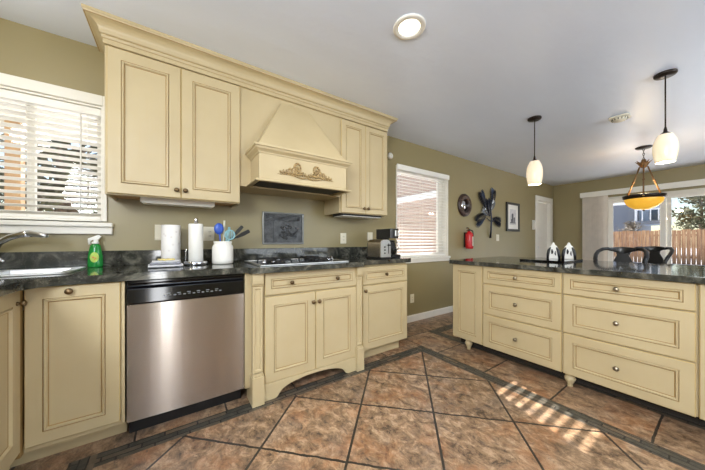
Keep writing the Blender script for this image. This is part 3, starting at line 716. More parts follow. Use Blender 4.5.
def ornament(x, y, label):
    o = thing('lantern_ornament', (x, y, ITT), label, 'ornament', 'white and black pointed ornaments')
    z = ITT + .0165; R = RZ(math.radians(-71))
    b = T(x, y, z) @ R
    m = MB(); prof = [(-0.046, 0.0), (0.046, 0.0), (0.047, 0.06), (0.043, 0.098), (0.030, 0.128), (0.015, 0.142), (0.009, 0.160), (0, 0.172), (-0.009, 0.160), (-0.015, 0.142), (-0.030, 0.128), (-0.043, 0.098), (-0.047, 0.06)]
    MB().prism(prof, -0.028, 0.028, Mx=b @ Matrix(((1, 0, 0, 0), (0, 0, 1, 0), (0, 1, 0, 0), (0, 0, 0, 1)))).build('body', 'white', o, 0.006, 3)
    s = MB()
    for sg in (-1, 1):
        s.tube([b @ Vector((sg * q[0], -0.027, q[1])) for q in ((0.047, 0.0), (0.045, .045), (0.038, 0.085), (0.024, 0.118))], [0.011, 0.013, 0.013, 0.006], 8)
        s.tube([b @ Vector((sg * q[0], 0.027, q[1])) for q in ((0.047, 0.0), (0.045, .045), (0.038, 0.085), (0.024, 0.118))], [0.011, 0.013, 0.013, 0.006], 8)
    s.build('side_bands', 'black', o)
    e = MB(); e.tube([b @ Vector(q) for q in ((-0.012, -0.029, 0.05), (-0.010, -.0305, 0.075), (-0.012, -.029, 0.10))], [0.005, 0.010, 0.004], 8); e.tube([b @ Vector(q) for q in ((0.018, -0.029, 0.035), (0.014, -.0305, 0.055), (0.016, -.029, 0.08))], [0.003, 0.006, 0.003], 8)
    e.build('inlay_marks', 'black', o)
ornament(3.26, 1.062, 'white and black pointed ornament on the serving board, nearer the clockside wall')
ornament(3.335, 0.955, 'white and black pointed ornament on the serving board, nearer the black stool')

# ------------------------------------------------------------------ stool and far chair (loop arms, broad crest)
def loop_chair(name, x, y, seat, top, rot, label, cat):
    c = thing(name, (x, y, 0), label, cat, 'black loop-armed seats'); B = T(x, y, 0) @ RZ(rot)   # faces local -x
    P = lambda q: B @ Vector(q)
    st = MB(); st.lathe([(0, -.03), (.19, -.03), (.205, -.015), (.205, .0), (.19, .02), (.1, .03), (0, .032)], 28, B @ T(0, 0, seat)); st.build('seat', 'black', c)
    cr_ = MB(); n = 14; vs_ = []
    for i in range(n + 1):
        t = -1 + 2 * i / n; ya = 0.098 * t; xo = 0.225 - 0.045 * t * t
        zt_ = top - 0.012 * t * t; zb_ = top - 0.074 + 0.040 * abs(t) ** 1.6
        vs_ += [P((xo, ya, zt_)), P((xo - .03, ya, zt_ + .002)), P((xo - .036, ya, zb_)), P((xo - .004, ya, zb_))]
    fs = []
    for i in range(n):
        for k in range(4): fs.append((4 * i + k, 4 * i + (k + 1) % 4, 4 * i + 4 + (k + 1) % 4, 4 * i + 4 + k))
    fs += [(0, 1, 2, 3), (4 * n + 3, 4 * n + 2, 4 * n + 1, 4 * n)]
    cr_.add(vs_, fs, 0, True); cr_.build('crest_rail', 'black', c, 0.006)
    sp_ = MB(); sp_.add([P((.19 + dx, sy * w, z)) for dx in (0, .02) for (w, z, sy) in ((.055, top - .04, -1), (.055, top - .04, 1), (.045, top - .09, 1), (.075, top - .16, 1), (.09, seat + .02, 1), (.09, seat + .02, -1), (.075, top - .16, -1), (.045, top - .09, -1))],
             [tuple(range(8)), tuple(range(15, 7, -1))] + [(i, (i + 1) % 8, 8 + (i + 1) % 8, 8 + i) for i in range(8)])
    sp_.build('back_splat', 'black', c, 0.004)
    for sg in (-1, 1):
        pts = [(.195, .082, top - .034), (.18, .115, top - .020), (.15, .150, top - .024), (.08, .178, top - .05), (0, .184, top - .085), (-.07, .178, top - .125), (-.11, .165, top - .18), (-.10, .155, top - .25), (-.06, .15, seat + .01)]
        MB().tube([P((q[0], sg * q[1], q[2])) for q in pts], [.016, .017, .018, .018, .018, .018, .017, .016, .015], 12).build('arm', 'black', c)
    for (sx, sy) in ((1, 1), (1, -1), (-1, 1), (-1, -1)):
        MB().tube([P((sx * .14, sy * .14, seat - .02)), P((sx * .18, sy * .18, .0))], [.019, .014], 10).build('leg', 'black', c)
    fr = MB(); h_ = .22; k = .14 + .04 * (seat - .02 - h_) / (seat - .02)
    fr.tube([P((k, k, h_)), P((k, -k, h_)), P((-k, -k, h_)), P((-k, k, h_))], .009, 8, closed=True); fr.build('foot_ring', 'black', c)
    return c
loop_chair('bar_stool', 3.80, 0.665, 0.66, 1.036, math.radians(4), 'black bar stool with broad crest pushed to the back of the island', 'stool')
loop_chair('dining_chair', 5.05, 0.62, 0.48, 1.030, math.radians(-8), 'black loop-armed chair farther back by the patio door', 'chair')

# ------------------------------------------------------------------ things on the worktop
zc = CTT + .0005
sb = thing('spray_bottle', (-0.432, 2.437, zc), 'green spray bottle with white trigger behind the sink', 'bottle')
bx, by = -0.432, 2.437
M['greenliq'] = simple('green_tinted_plastic', (34, 150, 62), 0.12, var=0.15, Transmission_Weight=0.25)
M['label_y'] = simple('yellow_green_label', (172, 202, 84), 0.4, var=0.12, scale=60)
M['label_o'] = simple('orange_label_print', (214, 128, 60), 0.4, var=0.12)
Mb = T(bx, by, zc) @ Matrix.Diagonal((1, .68, 1, 1))
MB().lathe([(0, 0), (.037, 0), (.039, .006), (.0385, .03), (.037, .07), (.033, .105), (.029, .128), (.026, .146), (.0165, .152), (.0165, .156), (0, .156)], 24, Mb).build('bottle_body', 'greenliq', sb)
lo = MB(); lo.prism([(.022 * math.cos(a), .066 + .034 * math.sin(a)) for a in [2 * PI * k / 18 for k in range(18)]], 0, .0015, Mx=frame((bx, by - .0258, zc), *BACK)); lob = lo.build('front_label', 'label_y', sb)
lo = MB()
for (u, v, r) in ((-.006, .066, .006), (.006, .060, .005), (.001, .050, .004)): lo.prism([(u + r * math.cos(a), v + r * math.sin(a)) for a in [2 * PI * k / 10 for k in range(10)]], .0015, .0021, Mx=frame((bx, by - .0258, zc), *BACK))
lo.build('label_print', 'label_o', lob)
hb = MB(); hb.lathe([(0, .156), (.019, .156), (.019, .168), (.014, .170), (0.0, .171)], 18, T(bx, by, zc))
hb.add([Vector((bx, by, zc)) + Vector(q) for q in ((-.036, -.010, .178), (.018, -.012, .184), (.030, -.010, .206), (.014, -.010, .216), (-.034, -.009, .192), (-.036, .010, .178), (.018, .012, .184), (.030, .010, .206), (.014, .010, .216), (-.034, .009, .192))],
       [(0, 1, 2, 3, 4), (9, 8, 7, 6, 5)] + [(i, 5 + i, 5 + (i + 1) % 5, (i + 1) % 5) for i in range(5)])
hb.box(bx - .008, bx + .014, by - .009, by + .009, zc + .165, zc + .182)
hb.build('spray_head', 'white', sb, 0.002)
MB().tube([(bx - .020, by, zc + .186), (bx - .030, by, zc + .172), (bx - .029, by, zc + .152)], [.005, .005, .004], 8, flat=1.6).build('trigger', 'white', sb)

tw = thing('dish_towel', (-0.04, 2.2, zc), 'folded grey and white dish towels lying before the paper towel roll', 'towel')
M['terry'] = simple('white_grey_cloth', (206, 206, 210), 0.9, var=0.12, scale=40)
M['terry_y'] = simple('yellow_cloth', (226, 208, 140), 0.9, var=0.1, scale=40)
M['terry_g'] = simple('grey_cloth', (150, 152, 160), 0.9, var=0.2, scale=60)
def fold(x0, x1, y0, y1, z0, z1, mat, rot=0.0):
    m = MB(); n = 10; cxm, cym = (x0 + x1) / 2, (y0 + y1) / 2; vs_ = []; R = RZ(rot)
    nn = 8
    for i in range(n + 1):
        for k in range(nn):
            a = 2 * PI * k / nn; u = (x1 - x0) / 2 * (-1 + 2 * i / n); w_ = (y1 - y0) / 2
            e = 1 - 0.10 * abs(-1 + 2 * i / n) ** 6
            p = Vector((u, w_ * e * (abs(math.cos(a)) ** .5) * (1 if math.cos(a) > 0 else -1), (z1 - z0) / 2 * (abs(math.sin(a)) ** .6) * (1 if math.sin(a) > 0 else -1) * e + .002 * math.sin(i * 1.9 + k)))
            q = R @ p; vs_.append(Vector((q.x + cxm, q.y + cym, max(q.z + (z0 + z1) / 2, zc))))
    fs = [(i * nn + k, i * nn + (k + 1) % nn, (i + 1) * nn + (k + 1) % nn, (i + 1) * nn + k) for i in range(n) for k in range(nn)] + [tuple(range(nn)), tuple(n * nn + k for k in range(nn))]
    return m.add(vs_, fs, 0, True).build('fold', mat, tw)
fold(-0.135, 0.055, 2.10, 2.26, zc, zc + .018, 'terry', 0.05)
fold(-0.120, 0.045, 2.11, 2.25, zc + .017, zc + .032, 'terry_g', -0.06)
fold(-0.115, 0.040, 2.115, 2.245, zc + .030, zc + .045, 'terry', 0.03)
fold(-0.08, 0.005, 2.13, 2.22, zc + .044, zc + .055, 'terry_y', 0.2)
def mk_towel():
    t = NT('quilted_paper_towel'); v = t.n.new('ShaderNodeTexVoronoi'); v.inputs['Scale'].default_value = 26
    t.link(t.coord((1, 1, 1)), v.inputs['Vector'])
    t.link(t.ramp(v.outputs['Distance'], [(0.0, lin((214, 208, 206))[:3]), (0.25, lin((240, 238, 236))[:3]), (1.0, lin((243, 241, 239))[:3])]), t.b.inputs['Base Color'])
    t.setv(Roughness=0.9); t.bump(v.outputs['Distance'], 0.3, 0.004); return t.m
M['papertowel'] = mk_towel()
pr_ = thing('paper_towel_roll', (-0.012, 2.36, zc), 'wide printed paper towel roll standing between outlet plate and dish towels', 'paper towels')
MB().lathe([(.020, .004), (.057, 0), (.060, .004), (.060, .288), (.057, .292), (.020, .290)], 32, T(-0.012, 2.36, zc), caps=False).build('roll', 'papertowel', pr_)
MB().lathe([(.0185, .002), (.0200, .002), (.0200, .286), (.0185, .286), (.0185, .002)], 20, T(-0.012, 2.36, zc), caps=False).build('core', simple('brown_card', (170, 140, 105), .9), pr_)
ph = thing('paper_towel_holder', (0.139, 2.24, zc), 'chrome paper towel holder carrying the narrower white roll', 'holder')
MB().lathe([(0, 0), (.072, 0), (.075, .004), (.075, .024), (.071, .028), (.054, .028), (.052, .016), (0, .016)], 32, T(0.139, 2.24, zc)).build('base', 'chrome', ph)
pl_ = MB().lathe([(0, .014), (.008, .014), (.008, .306), (.012, .308), (.012, .338), (.010, .342), (0, .343)], 16, T(0.139, 2.24, zc)).build('post', 'chrome', ph)
MB().tube([(0.139 - .066, 2.24 - .02, zc + .012), (0.139 - .064, 2.24 - .02, zc + .10), (0.139 - .060, 2.24 - .02, zc + .12)], .003, 8).build('tension_arm', 'chrome', ph)
pr2 = thing('paper_towel_roll', (0.139, 2.24, zc + .016), 'narrow plain white paper towel roll on the chrome holder', 'paper towels')
MB().lathe([(.018, .0185), (.044, .017), (.047, .020), (.047, .296), (.044, .300), (.018, .298)], 32, T(0.139, 2.24, zc), caps=False).build('roll', 'white', pr2)
MB().lathe([(.0165, .0175), (.0182, .0175), (.0182, .298), (.0165, .298), (.0165, .0175)], 20, T(0.139, 2.24, zc), caps=False).build('core', simple('brown_card_tube', (170, 140, 105), .9), pr2)

cn = thing('utensil_crock', (0.318, 2.24, zc), 'white glazed utensil crock beside the paper towel holder', 'crock')
M['ceramic'] = simple('white_glazed_ceramic', (238, 236, 230), 0.15, var=0.02)
MB().lathe([(0, 0), (.066, 0), (.073, .006), (.0745, .03), (.0745, .126), (.069, .141), (.062, .149), (.063, .159), (.066, .168), (.064, .172), (.058, .171), (.056, .150), (.064, .124), (.064, .012), (0, .010)], 36, T(0.318, 2.24, zc)).build('crock_body', 'ceramic', cn)
def utensil(name, label, path, r, mat, head=None):
    o = thing(name, path[0], label, 'utensil', 'utensils in the white crock')
    MB().tube(path, r, 8).build('handle', mat, o)
    if head: head().build('head', mat, o)
M['blue'] = simple('blue_nylon', (46, 84, 176), 0.35, var=.1)
M['teal'] = simple('pale_teal_nylon', (142, 188, 196), 0.35, var=.1)
M['palewood'] = simple('pale_handle', (214, 214, 196), 0.5)
zb = zc + .014
utensil('spoon', 'blue nylon spoon standing in the white crock', [(0.306, 2.2328, zb), (0.298, 2.228, zc + .18), (0.294, 2.224, zc + .228)], .006, 'blue', lambda: MB().blob((0.289, 2.222, zc + .268), (.034, .012, .044)))
def slot_head():
    m = MB(); cc = Vector((0.362, 2.20, zc + .222))
    m.tube([cc + Vector((.034 * math.cos(a), 0, .036 * math.sin(a))) for a in [2 * PI * k / 20 for k in range(20)]], .005, 8, closed=True)
    for k in range(-2, 3): 
        hh = math.sqrt(max(0.0, 1 - (k * .011 / .034) ** 2)) * .036
        m.tube([cc + Vector((k * .011, 0, -hh)), cc + Vector((k * .011, 0, hh))], .0028, 6)
    return m
utensil('slotted_spoon', 'pale teal slotted spoon leaning in the white crock', [(0.335, 2.223, zb), (0.346, 2.213, zc + .17), (0.359, 2.203, zc + .182)], .006, 'teal', slot_head)
utensil('wooden_spoon', 'slim pale wooden handle standing tallest in the white crock', [(0.322, 2.253, zb), (0.325, 2.262, zc + .18), (0.334, 2.262, zc + .335)], [.006, .007, .008], 'palewood')
utensil('brush', 'teal handled brush standing behind the blue spoon', [(0.337, 2.261, zb), (0.348, 2.276, zc + .18), (0.372, 2.285, zc + .285)], [.006, .007, .010], 'teal')
def spat(p, q, w):
    def f():
        m = MB(); p_, q_ = Vector(p), Vector(q); d_ = (q_ - p_).normalized(); sd = d_.cross(Vector((0, 1, 0))).normalized()
        Mx = Matrix(((sd.x, d_.x, 0, p_.x), (sd.y, d_.y, 1, p_.y), (sd.z, d_.z, 0, p_.z), (0, 0, 0, 1))); L_ = (q_ - p_).length
        m.prism([(-w * .5, 0), (w * .5, 0), (w, L_ * .5), (w * .9, L_), (0, L_ * 1.05), (-w * .9, L_), (-w, L_ * .5)], -.003, .003, Mx=Mx); return m
    return f
utensil('spatula', 'black spatula leaning steeply out of the crock', [(0.347, 2.2454, zb), (0.361, 2.248, zc + .180), (0.405, 2.25, zc + .225)], .006, 'black', spat((0.40, 2.25, zc + .218), (0.462, 2.25, zc + .292), .014))
utensil('turner', 'black turner leaning lowest out of the crock', [(0.350, 2.2285, zb), (0.361, 2.2305, zc + .178), (0.42, 2.215, zc + .208)], .006, 'black', spat((0.412, 2.217, zc + .203), (0.505, 2.210, zc + .255), .016))

# toaster
to = thing('toaster', (1.74, 2.04, zc), 'brushed steel toaster with black base beside the coffee maker', 'toaster')
M['toaststeel'] = simple('warm_brushed_steel', (196, 182, 162), 0.26, 1.0, var=.05)
tx0, tx1, ty0, ty1 = 1.655, 1.790, 1.93, 2.15
pf = lambda i: [(tx0 + i, zc + .016), (tx1 - i, zc + .016)] + arc(tx1 - i - .045, zc + .145 - i, .045, 0, 90, 6) + arc(tx0 + i + .045, zc + .145 - i, .045, 90, 180, 6)
XZ = Matrix(((1, 0, 0, 0), (0, 0, 1, 0), (0, 1, 0, 0), (0, 0, 0, 1)))
MB().prism(pf(0), ty0 + .012, ty1 - .012, Mx=XZ).build('shell', 'toaststeel', to, 0.004)
MB().prism(pf(.004), ty0, ty0 + .012, Mx=XZ).build('front_cap', 'steelsink', to, 0.003)
MB().prism(pf(.004), ty1 - .012, ty1, Mx=XZ).build('rear_cap', 'black', to, 0.003)
MB().box(tx0 - .004, tx1 + .004, ty0 - .004, ty1 + .004, zc, zc + .017).build('base', 'black', to, 0.004)
MB().box(tx0 + .05, tx0 + .066, ty0 + .04, ty1 - .04, zc + .188, zc + .1925).build('slot', 'black', to)
MB().box(tx1 - .066, tx1 - .05, ty0 + .04, ty1 - .04, zc + .188, zc + .1925).build('slot', 'black', to)
for k in range(3): MB().lathe([(0, 0), (.008, 0), (.008, .005), (0, .006)], 12, frame((tx0 + .050, ty0, zc + .055 + .030 * k), *BACK)).build('button', 'blackgloss', to)
MB().box(tx0 + .096, tx0 + .104, ty0 - .002, ty0 + .002, zc + .05, zc + .15).build('lever_slot', 'black', to)
MB().box(tx0 + .085, tx0 + .115, ty0 - .020, ty0, zc + .128, zc + .140).build('lever', 'black', to, 0.003)
# coffee maker
cf = thing('coffee_maker', (1.90, 2.14, zc), 'black drip coffee maker with glass carafe at the worktop end', 'coffee maker')
kx0, kx1, ky0, ky1 = 1.880, 2.005, 2.03, 2.27
MB().box(kx0, kx1, ky0 - .02, ky1, zc, zc + .034).build('base', 'black', cf, 0.008)
MB().box(kx0, kx1, 2.19, ky1, zc + .034, zc + .21).build('water_tank', 'black', cf, 0.008)
hm = MB(); hm.prism(arc(kx1 - .03, ky0 + .03, .03, 270, 360, 5) + [(kx1, ky1), (kx0, ky1)] + arc(kx0 + .03, ky0 + .03, .03, 180, 270, 5), zc + .205, zc + .305); hm.build('brew_head', 'black', cf, 0.008)
MB().rings(.060, .062, [(0, 0), (0, .006), (.006, .008), (.008, .006)], frame((kx1 - .068, ky0 + .001, zc + .225), *BACK), [0] * 4).build('control_face', 'steelsink', cf)
MB().lathe([(0, .036), (.052, .036), (.060, .055), (.060, .10), (.046, .145), (.038, .160), (.040, .168), (.036, .168), (.034, .158), (.042, .143), (.056, .10), (.056, .056), (.048, .040), (0, .040)], 28, T(1.945, 2.100, zc)).build('carafe', 'coffee_glass', cf)
MB().lathe([(0, .168), (.041, .168), (.041, .178), (.02, .184), (0, .184)], 24, T(1.945, 2.100, zc)).build('carafe_lid', 'black', cf)
MB().tube([(1.968, 2.052, zc + .162), (1.984, 2.026, zc + .158), (1.986, 2.018, zc + .11), (1.971, 2.046, zc + .07)], .007, 8).build('carafe_handle', 'steelsink', cf)

# ------------------------------------------------------------------ things on the walls
M['plate'] = simple('ivory_plate', (226, 220, 200), 0.4, var=.02)
M['slotdark'] = simple('socket_slot', (60, 56, 50), 0.5)
def plate(x, z, w, h, label, slots, name='wall_outlet'):
    p = thing(name, (x, WY, z), label, 'outlet' if name == 'wall_outlet' else 'switch', 'ivory wall plates')
    MB().rings(w, h, [(0, 0), (0.0, .003), (.004, .006), (.006, .006)], frame((x - w / 2, WY - .0005, z - h / 2), *BACK), [0] * 4).build('cover_plate', 'plate', p)
    for (u, kind) in slots:
        f_ = frame((x + u, WY - .006, z), *BACK); m = MB()
        if kind == 'o':
            m.box(-.017, .017, -.034, .034, -.001, .0025, Mx=f_); q = m.build('receptacle', 'plate', p, 0.002); s_ = MB()
            for dz in (-.018, .018):
                for dx in (-.006, .006): s_.box(dx - .0015, dx + .0015, dz - .005, dz + .005, .002, .0032, Mx=f_)
            s_.build('slot', 'slotdark', q)
        elif kind == 'b':
            m.box(-.017, .017, -.034, .034, -.001, .0025, Mx=f_); q = m.build('receptacle', 'slotdark', p, 0.002)
        else:
            m.box(-.016, .016, -.033, .033, -.001, .004, Mx=f_); m.build('rocker', 'plate', p, 0.002)
plate(-0.057, 1.165, 0.115, 0.118, 'ivory switch plate half hidden behind the wide paper towel roll', [(-.023, 's'), (.023, 's')], 'light_switch')
plate(0.232, 1.16, 0.115, 0.118, 'ivory outlet plate between the paper towel holder and the crock', [(-.023, 's'), (.023, 'o')])
plate(1.582, 1.130, 0.075, 0.118, 'ivory outlet plate over the worktop between plaque and toaster', [(0, 'o')])
plate(1.964, 1.155, 0.075, 0.10, 'ivory switch plate on the wall above the toaster', [(0, 's')], 'light_switch')
plate(2.695, 0.315, 0.072, 0.118, 'ivory outlet plate low on the wall above the baseboard', [(0, 'o')])
plate(4.98, 1.16, 0.10, 0.12, 'pale switch plate below the framed picture and leaf decoration', [(0, 's')], 'light_switch')
pq = thing('relief_plaque', (0.89, WY, 1.22), 'pewter relief plaque in a thin frame on the wall behind the cooktop', 'plaque')
M['pewterp'] = simple('cast_pewter', (74, 75, 76), 0.42, 0.5, var=.45, scale=26)
M['pewterf'] = simple('pale_pewter_frame', (118, 118, 114), 0.35, 0.7, var=.1)
px0, px1, pz0, pz1 = 0.684, 1.095, 1.068, 1.376
fr = MB(); fr.prism(rect(px0, px1, pz0, pz1), WY - .022, WY - .001, [rect(px0 + .016, px1 - .016, pz0 + .016, pz1 - .016)], Mx=WALLM); fr.build('frame', 'pewterf', pq, 0.004)
rp = MB(); rp.box(px0 + .016, px1 - .016, WY - .010, WY - .001, pz0 + .016, pz1 - .016)
for k in range(9): rp.box(px0 + .022, px0 + .095, WY - .0135, WY - .0099, pz0 + .03 + k * .028, pz0 + .05 + k * .028)
rp.box(px0 + .105, px0 + .113, WY - .015, WY - .0099, pz0 + .02, pz1 - .02)
for k in range(5): rp.tube([(px0 + .03 + i * .0375, WY - .011, pz1 - .035 - k * .011 + .008 * math.sin(i * 1.1 + k)) for i in range(10)], .004, 6)
rg = random.Random(3)
for k in range(46):
    a = rg.random() * 2 * PI; r_ = math.sqrt(rg.random()); rp.blob((px0 + .255 + .10 * r_ * math.cos(a), WY - .011, pz0 + .125 + .075 * r_ * math.sin(a)), (rg.uniform(.009, .017), .008, rg.uniform(.007, .014)), 8, 5)
rp.build('relief', 'pewterp', pq)

wm = thing('round_mirror', (3.915, WY, 1.682), 'small round mirror in a dark carved ring frame above the fire extinguisher', 'mirror')
RF = frame((3.915, WY - .001, 1.682), *BACK)
m = MB(); m.lathe([(.095, 0), (.185, 0), (.185, .018), (.165, .034), (.120, .034), (.095, .020), (.095, 0)], 48, RF, caps=False)
M['darkcarve'] = simple('dark_brown_carved_wood', (58, 42, 36), 0.35, var=.5, scale=30)
M['bead'] = simple('bronze_bead', (120, 98, 84), 0.3, .5, var=.3, scale=30)
ro = m.build('ring_frame', 'darkcarve', wm)
m = MB()
for k in range(22):
    a = 2 * PI * k / 22; m.blob((.142 * math.cos(a), .142 * math.sin(a), .034), (.012, .012, .010), 8, 5, Mx=RF)
m.build('beading', 'bead', ro)
MB().lathe([(0, .004), (.096, .004), (.096, .008), (0, .008)], 40, RF).build('mirror_glass', 'chrome', wm)
# metal leaf spray
wl = thing('leaf_wall_art', (4.70, WY, 1.15), 'dark blue metal leaf spray hung on the wall left of the framed picture', 'wall art')
M['navy'] = simple('dark_blue_patina', (46, 50, 62), 0.30, 0.7, var=.5, scale=14)
M['highlight_leaf'] = simple('pale_leaf_highlight', (190, 196, 204), 0.25, 0.9, var=.2, scale=14)  # pale leaves put in as the white highlights of the dark metal
LFm = frame((0, WY - .002, 0), *BACK)
MB().tube([LFm @ Vector(p) for p in ((4.69, 1.155, .018), (4.69, 1.30, .03), (4.70, 1.48, .035), (4.68, 1.68, .03), (4.74, 1.85, .03))], [.018, .014, .012, .010, .006], 8).build('stem', 'navy', wl)
MB().tube([LFm @ Vector(p) for p in ((4.70, 1.44, .035), (4.55, 1.50, .03))], .007, 6).build('stem', 'navy', wl)
MB().tube([LFm @ Vector(p) for p in ((4.70, 1.44, .035), (4.85, 1.50, .03))], .007, 6).build('stem', 'navy', wl)
rg = random.Random(5)
for (u, v, L_, ang, mat) in ((4.40, 1.50, .30, 205, 'navy'), (4.88, 1.48, .26, -12, 'navy'), (4.45, 1.79, .27, 118, 'navy'), (4.76, 1.86, .27, 78, 'navy'), (4.62, 1.66, .28, 100, 'navy'), (4.74, 1.72, .20, 60, 'highlight_leaf'), (4.52, 1.60, .18, 150, 'highlight_leaf')):
    m = MB(); a0 = math.radians(ang); dx, dz = math.cos(a0), math.sin(a0); nb = 11
    base = Vector((u - dx * L_ * .45, v - dz * L_ * .45))
    for s_ in (-1, 1):
        for k in range(nb):
            t0 = k / nb; p0 = base + Vector((dx, dz)) * L_ * t0
            bl = L_ * .66 * math.sin(PI * (0.12 + 0.80 * t0)) ; ba = a0 + s_ * math.radians(48 - 22 * t0)
            q = p0 + Vector((math.cos(ba), math.sin(ba))) * bl
            pd = Vector((-math.sin(ba), math.cos(ba))) * L_ * .038
            md = (p0 + q) / 2
            pts_ = [(p0.x, p0.y, .022), (md.x - pd.x, md.y - pd.y, .034), (q.x, q.y, .020), (md.x + pd.x, md.y + pd.y, .034), (md.x, md.y, .026)]
            pb = [(a_, b_, c_ - .003) for (a_, b_, c_) in pts_]
            m.add([LFm @ Vector(p) for p in pts_ + pb], [(0, 1, 4), (1, 2, 4), (2, 3, 4), (3, 0, 4), (5, 9, 6), (6, 9, 7), (7, 9, 8), (8, 9, 5), (0, 5, 6, 1), (1, 6, 7, 2), (2, 7, 8, 3), (3, 8, 5, 0)])
    m.tube([LFm @ Vector((base.x, base.y, .026)), LFm @ Vector((base.x + dx * L_, base.y + dz * L_, .026))], [.007, .003], 6)
    lf = m.build('leaf', mat, wl)
    if mat == 'highlight_leaf': lf['label'] = 'pale leaf standing in for a highlight'
pf_ = thing('framed_picture', (5.55, WY, 1.57), 'black framed sketch with white mat on the wall beside the door', 'picture')
fx0, fx1, fz0, fz1 = 5.285, 5.815, 1.290, 1.855
m = MB(); m.prism(rect(fx0, fx1, fz0, fz1), WY - .03, WY - .001, [rect(fx0 + .045, fx1 - .045, fz0 + .045, fz1 - .045)], Mx=WALLM); m.build('frame', 'black', pf_, 0.004)
MB().box(fx0 + .045, fx1 - .045, WY - .012, WY - .002, fz0 + .045, fz1 - .045).build('mat_board', 'white', pf_)
M['sketch'] = simple('grey_sketch_paper', (206, 206, 208), 0.6, var=.12, scale=18)
M['ink'] = simple('grey_ink', (96, 98, 104), 0.7, var=.4, scale=40)
sk_ = MB().box(fx0 + .135, fx1 - .135, WY - .0135, WY - .0118, fz0 + .13, fz1 - .13).build('sketch', 'sketch', pf_)
m = MB(); m.box(5.50, 5.57, WY - .0150, WY - .0134, 1.47, 1.64); m.box(5.585, 5.63, WY - .0150, WY - .0134, 1.47, 1.57); m.box(5.47, 5.50, WY - .0150, WY - .0134, 1.47, 1.53); m.box(5.44, 5.66, WY - .0150, WY - .0134, 1.45, 1.468); m.build('drawing_lines', 'ink', sk_)
fe = thing('fire_extinguisher', (3.935, WY - .075, 0.985), 'red fire extinguisher hung on a wall bracket below the round mirror', 'fire extinguisher')
M['red'] = simple('red_enamel', (186, 30, 38), 0.25, var=.08)
ex, ey = 3.935, WY - .078
MB().lathe([(0, .975), (.050, .975), (.058, .985), (.060, 1.0), (.060, 1.19), (.052, 1.222), (.030, 1.244), (.020, 1.250), (.020, 1.262), (0, 1.262)], 28, T(ex, ey, 0)).build('cylinder', 'red', fe)
m = MB(); m.lathe([(0, 1.262), (.020, 1.262), (.020, 1.285), (.012, 1.292), (0, 1.292)], 16, T(ex, ey, 0)); m.build('valve', 'black', fe)
m = MB(); m.tube([(ex, ey, 1.288), (ex - .05, ey - .01, 1.310), (ex - .11, ey - .02, 1.305)], [.008, .009, .007], 8); m.tube([(ex, ey, 1.272), (ex - .05, ey - .01, 1.276), (ex - .10, ey - .02, 1.262)], [.008, .008, .006], 8); m.build('lever', 'blackmatte', fe)
m = MB(); m.tube([(ex + .015, ey - .01, 1.275), (ex + .065, ey - .02, 1.265), (ex + .080, ey - .02, 1.20), (ex + .076, ey - .02, 1.08)], .009, 8); m.build('hose', 'black', fe)
m = MB(); n_ = 9; vs_ = []
for i in range(n_):
    a = math.radians(-100 + 75 * i / (n_ - 1))
    for z in (1.02, 1.17): vs_ += [(ex + .0612 * math.cos(a), ey + .0612 * math.sin(a), z)]
m.add(vs_, [(2 * i, 2 * i + 2, 2 * i + 3, 2 * i + 1) for i in range(n_ - 1)], 0, True); m.build('label', 'plate', fe)
MB().box(ex - .03, ex + .03, ey + .058, WY - .001, 1.0, 1.24).build('bracket', 'blackmatte', fe)
sn = thing('alarm_sensor', (2.25, WY, 2.18), 'small white sensor on the wall above the tall blind', 'sensor')
MB().lathe([(0, 0), (.040, 0), (.040, .018), (.030, .028), (0, .030)], 24, frame((2.285, WY - .0005, 2.185), *BACK)).build('housing', 'white', sn)
MB().lathe([(0, 0), (.008, 0), (.008, .006), (0, .006)], 12, frame((2.285, WY - .0300, 2.185), *BACK)).build('sensor_eye', 'plate', sn)
tp = thing('wall_phone', (6.49, WY, 1.45), 'white wall phone mounted beside the door casing', 'phone')
MB().box(6.44, 6.54, WY - .028, WY - .001, 1.345, 1.555).build('base', 'white', tp, 0.008)
MB().tube([(6.465, WY - .036, 1.37), (6.465, WY - .050, 1.40), (6.465, WY - .050, 1.50), (6.465, WY - .036, 1.53)], [.018, .015, .015, .018], 12).build('handset', 'white', tp)

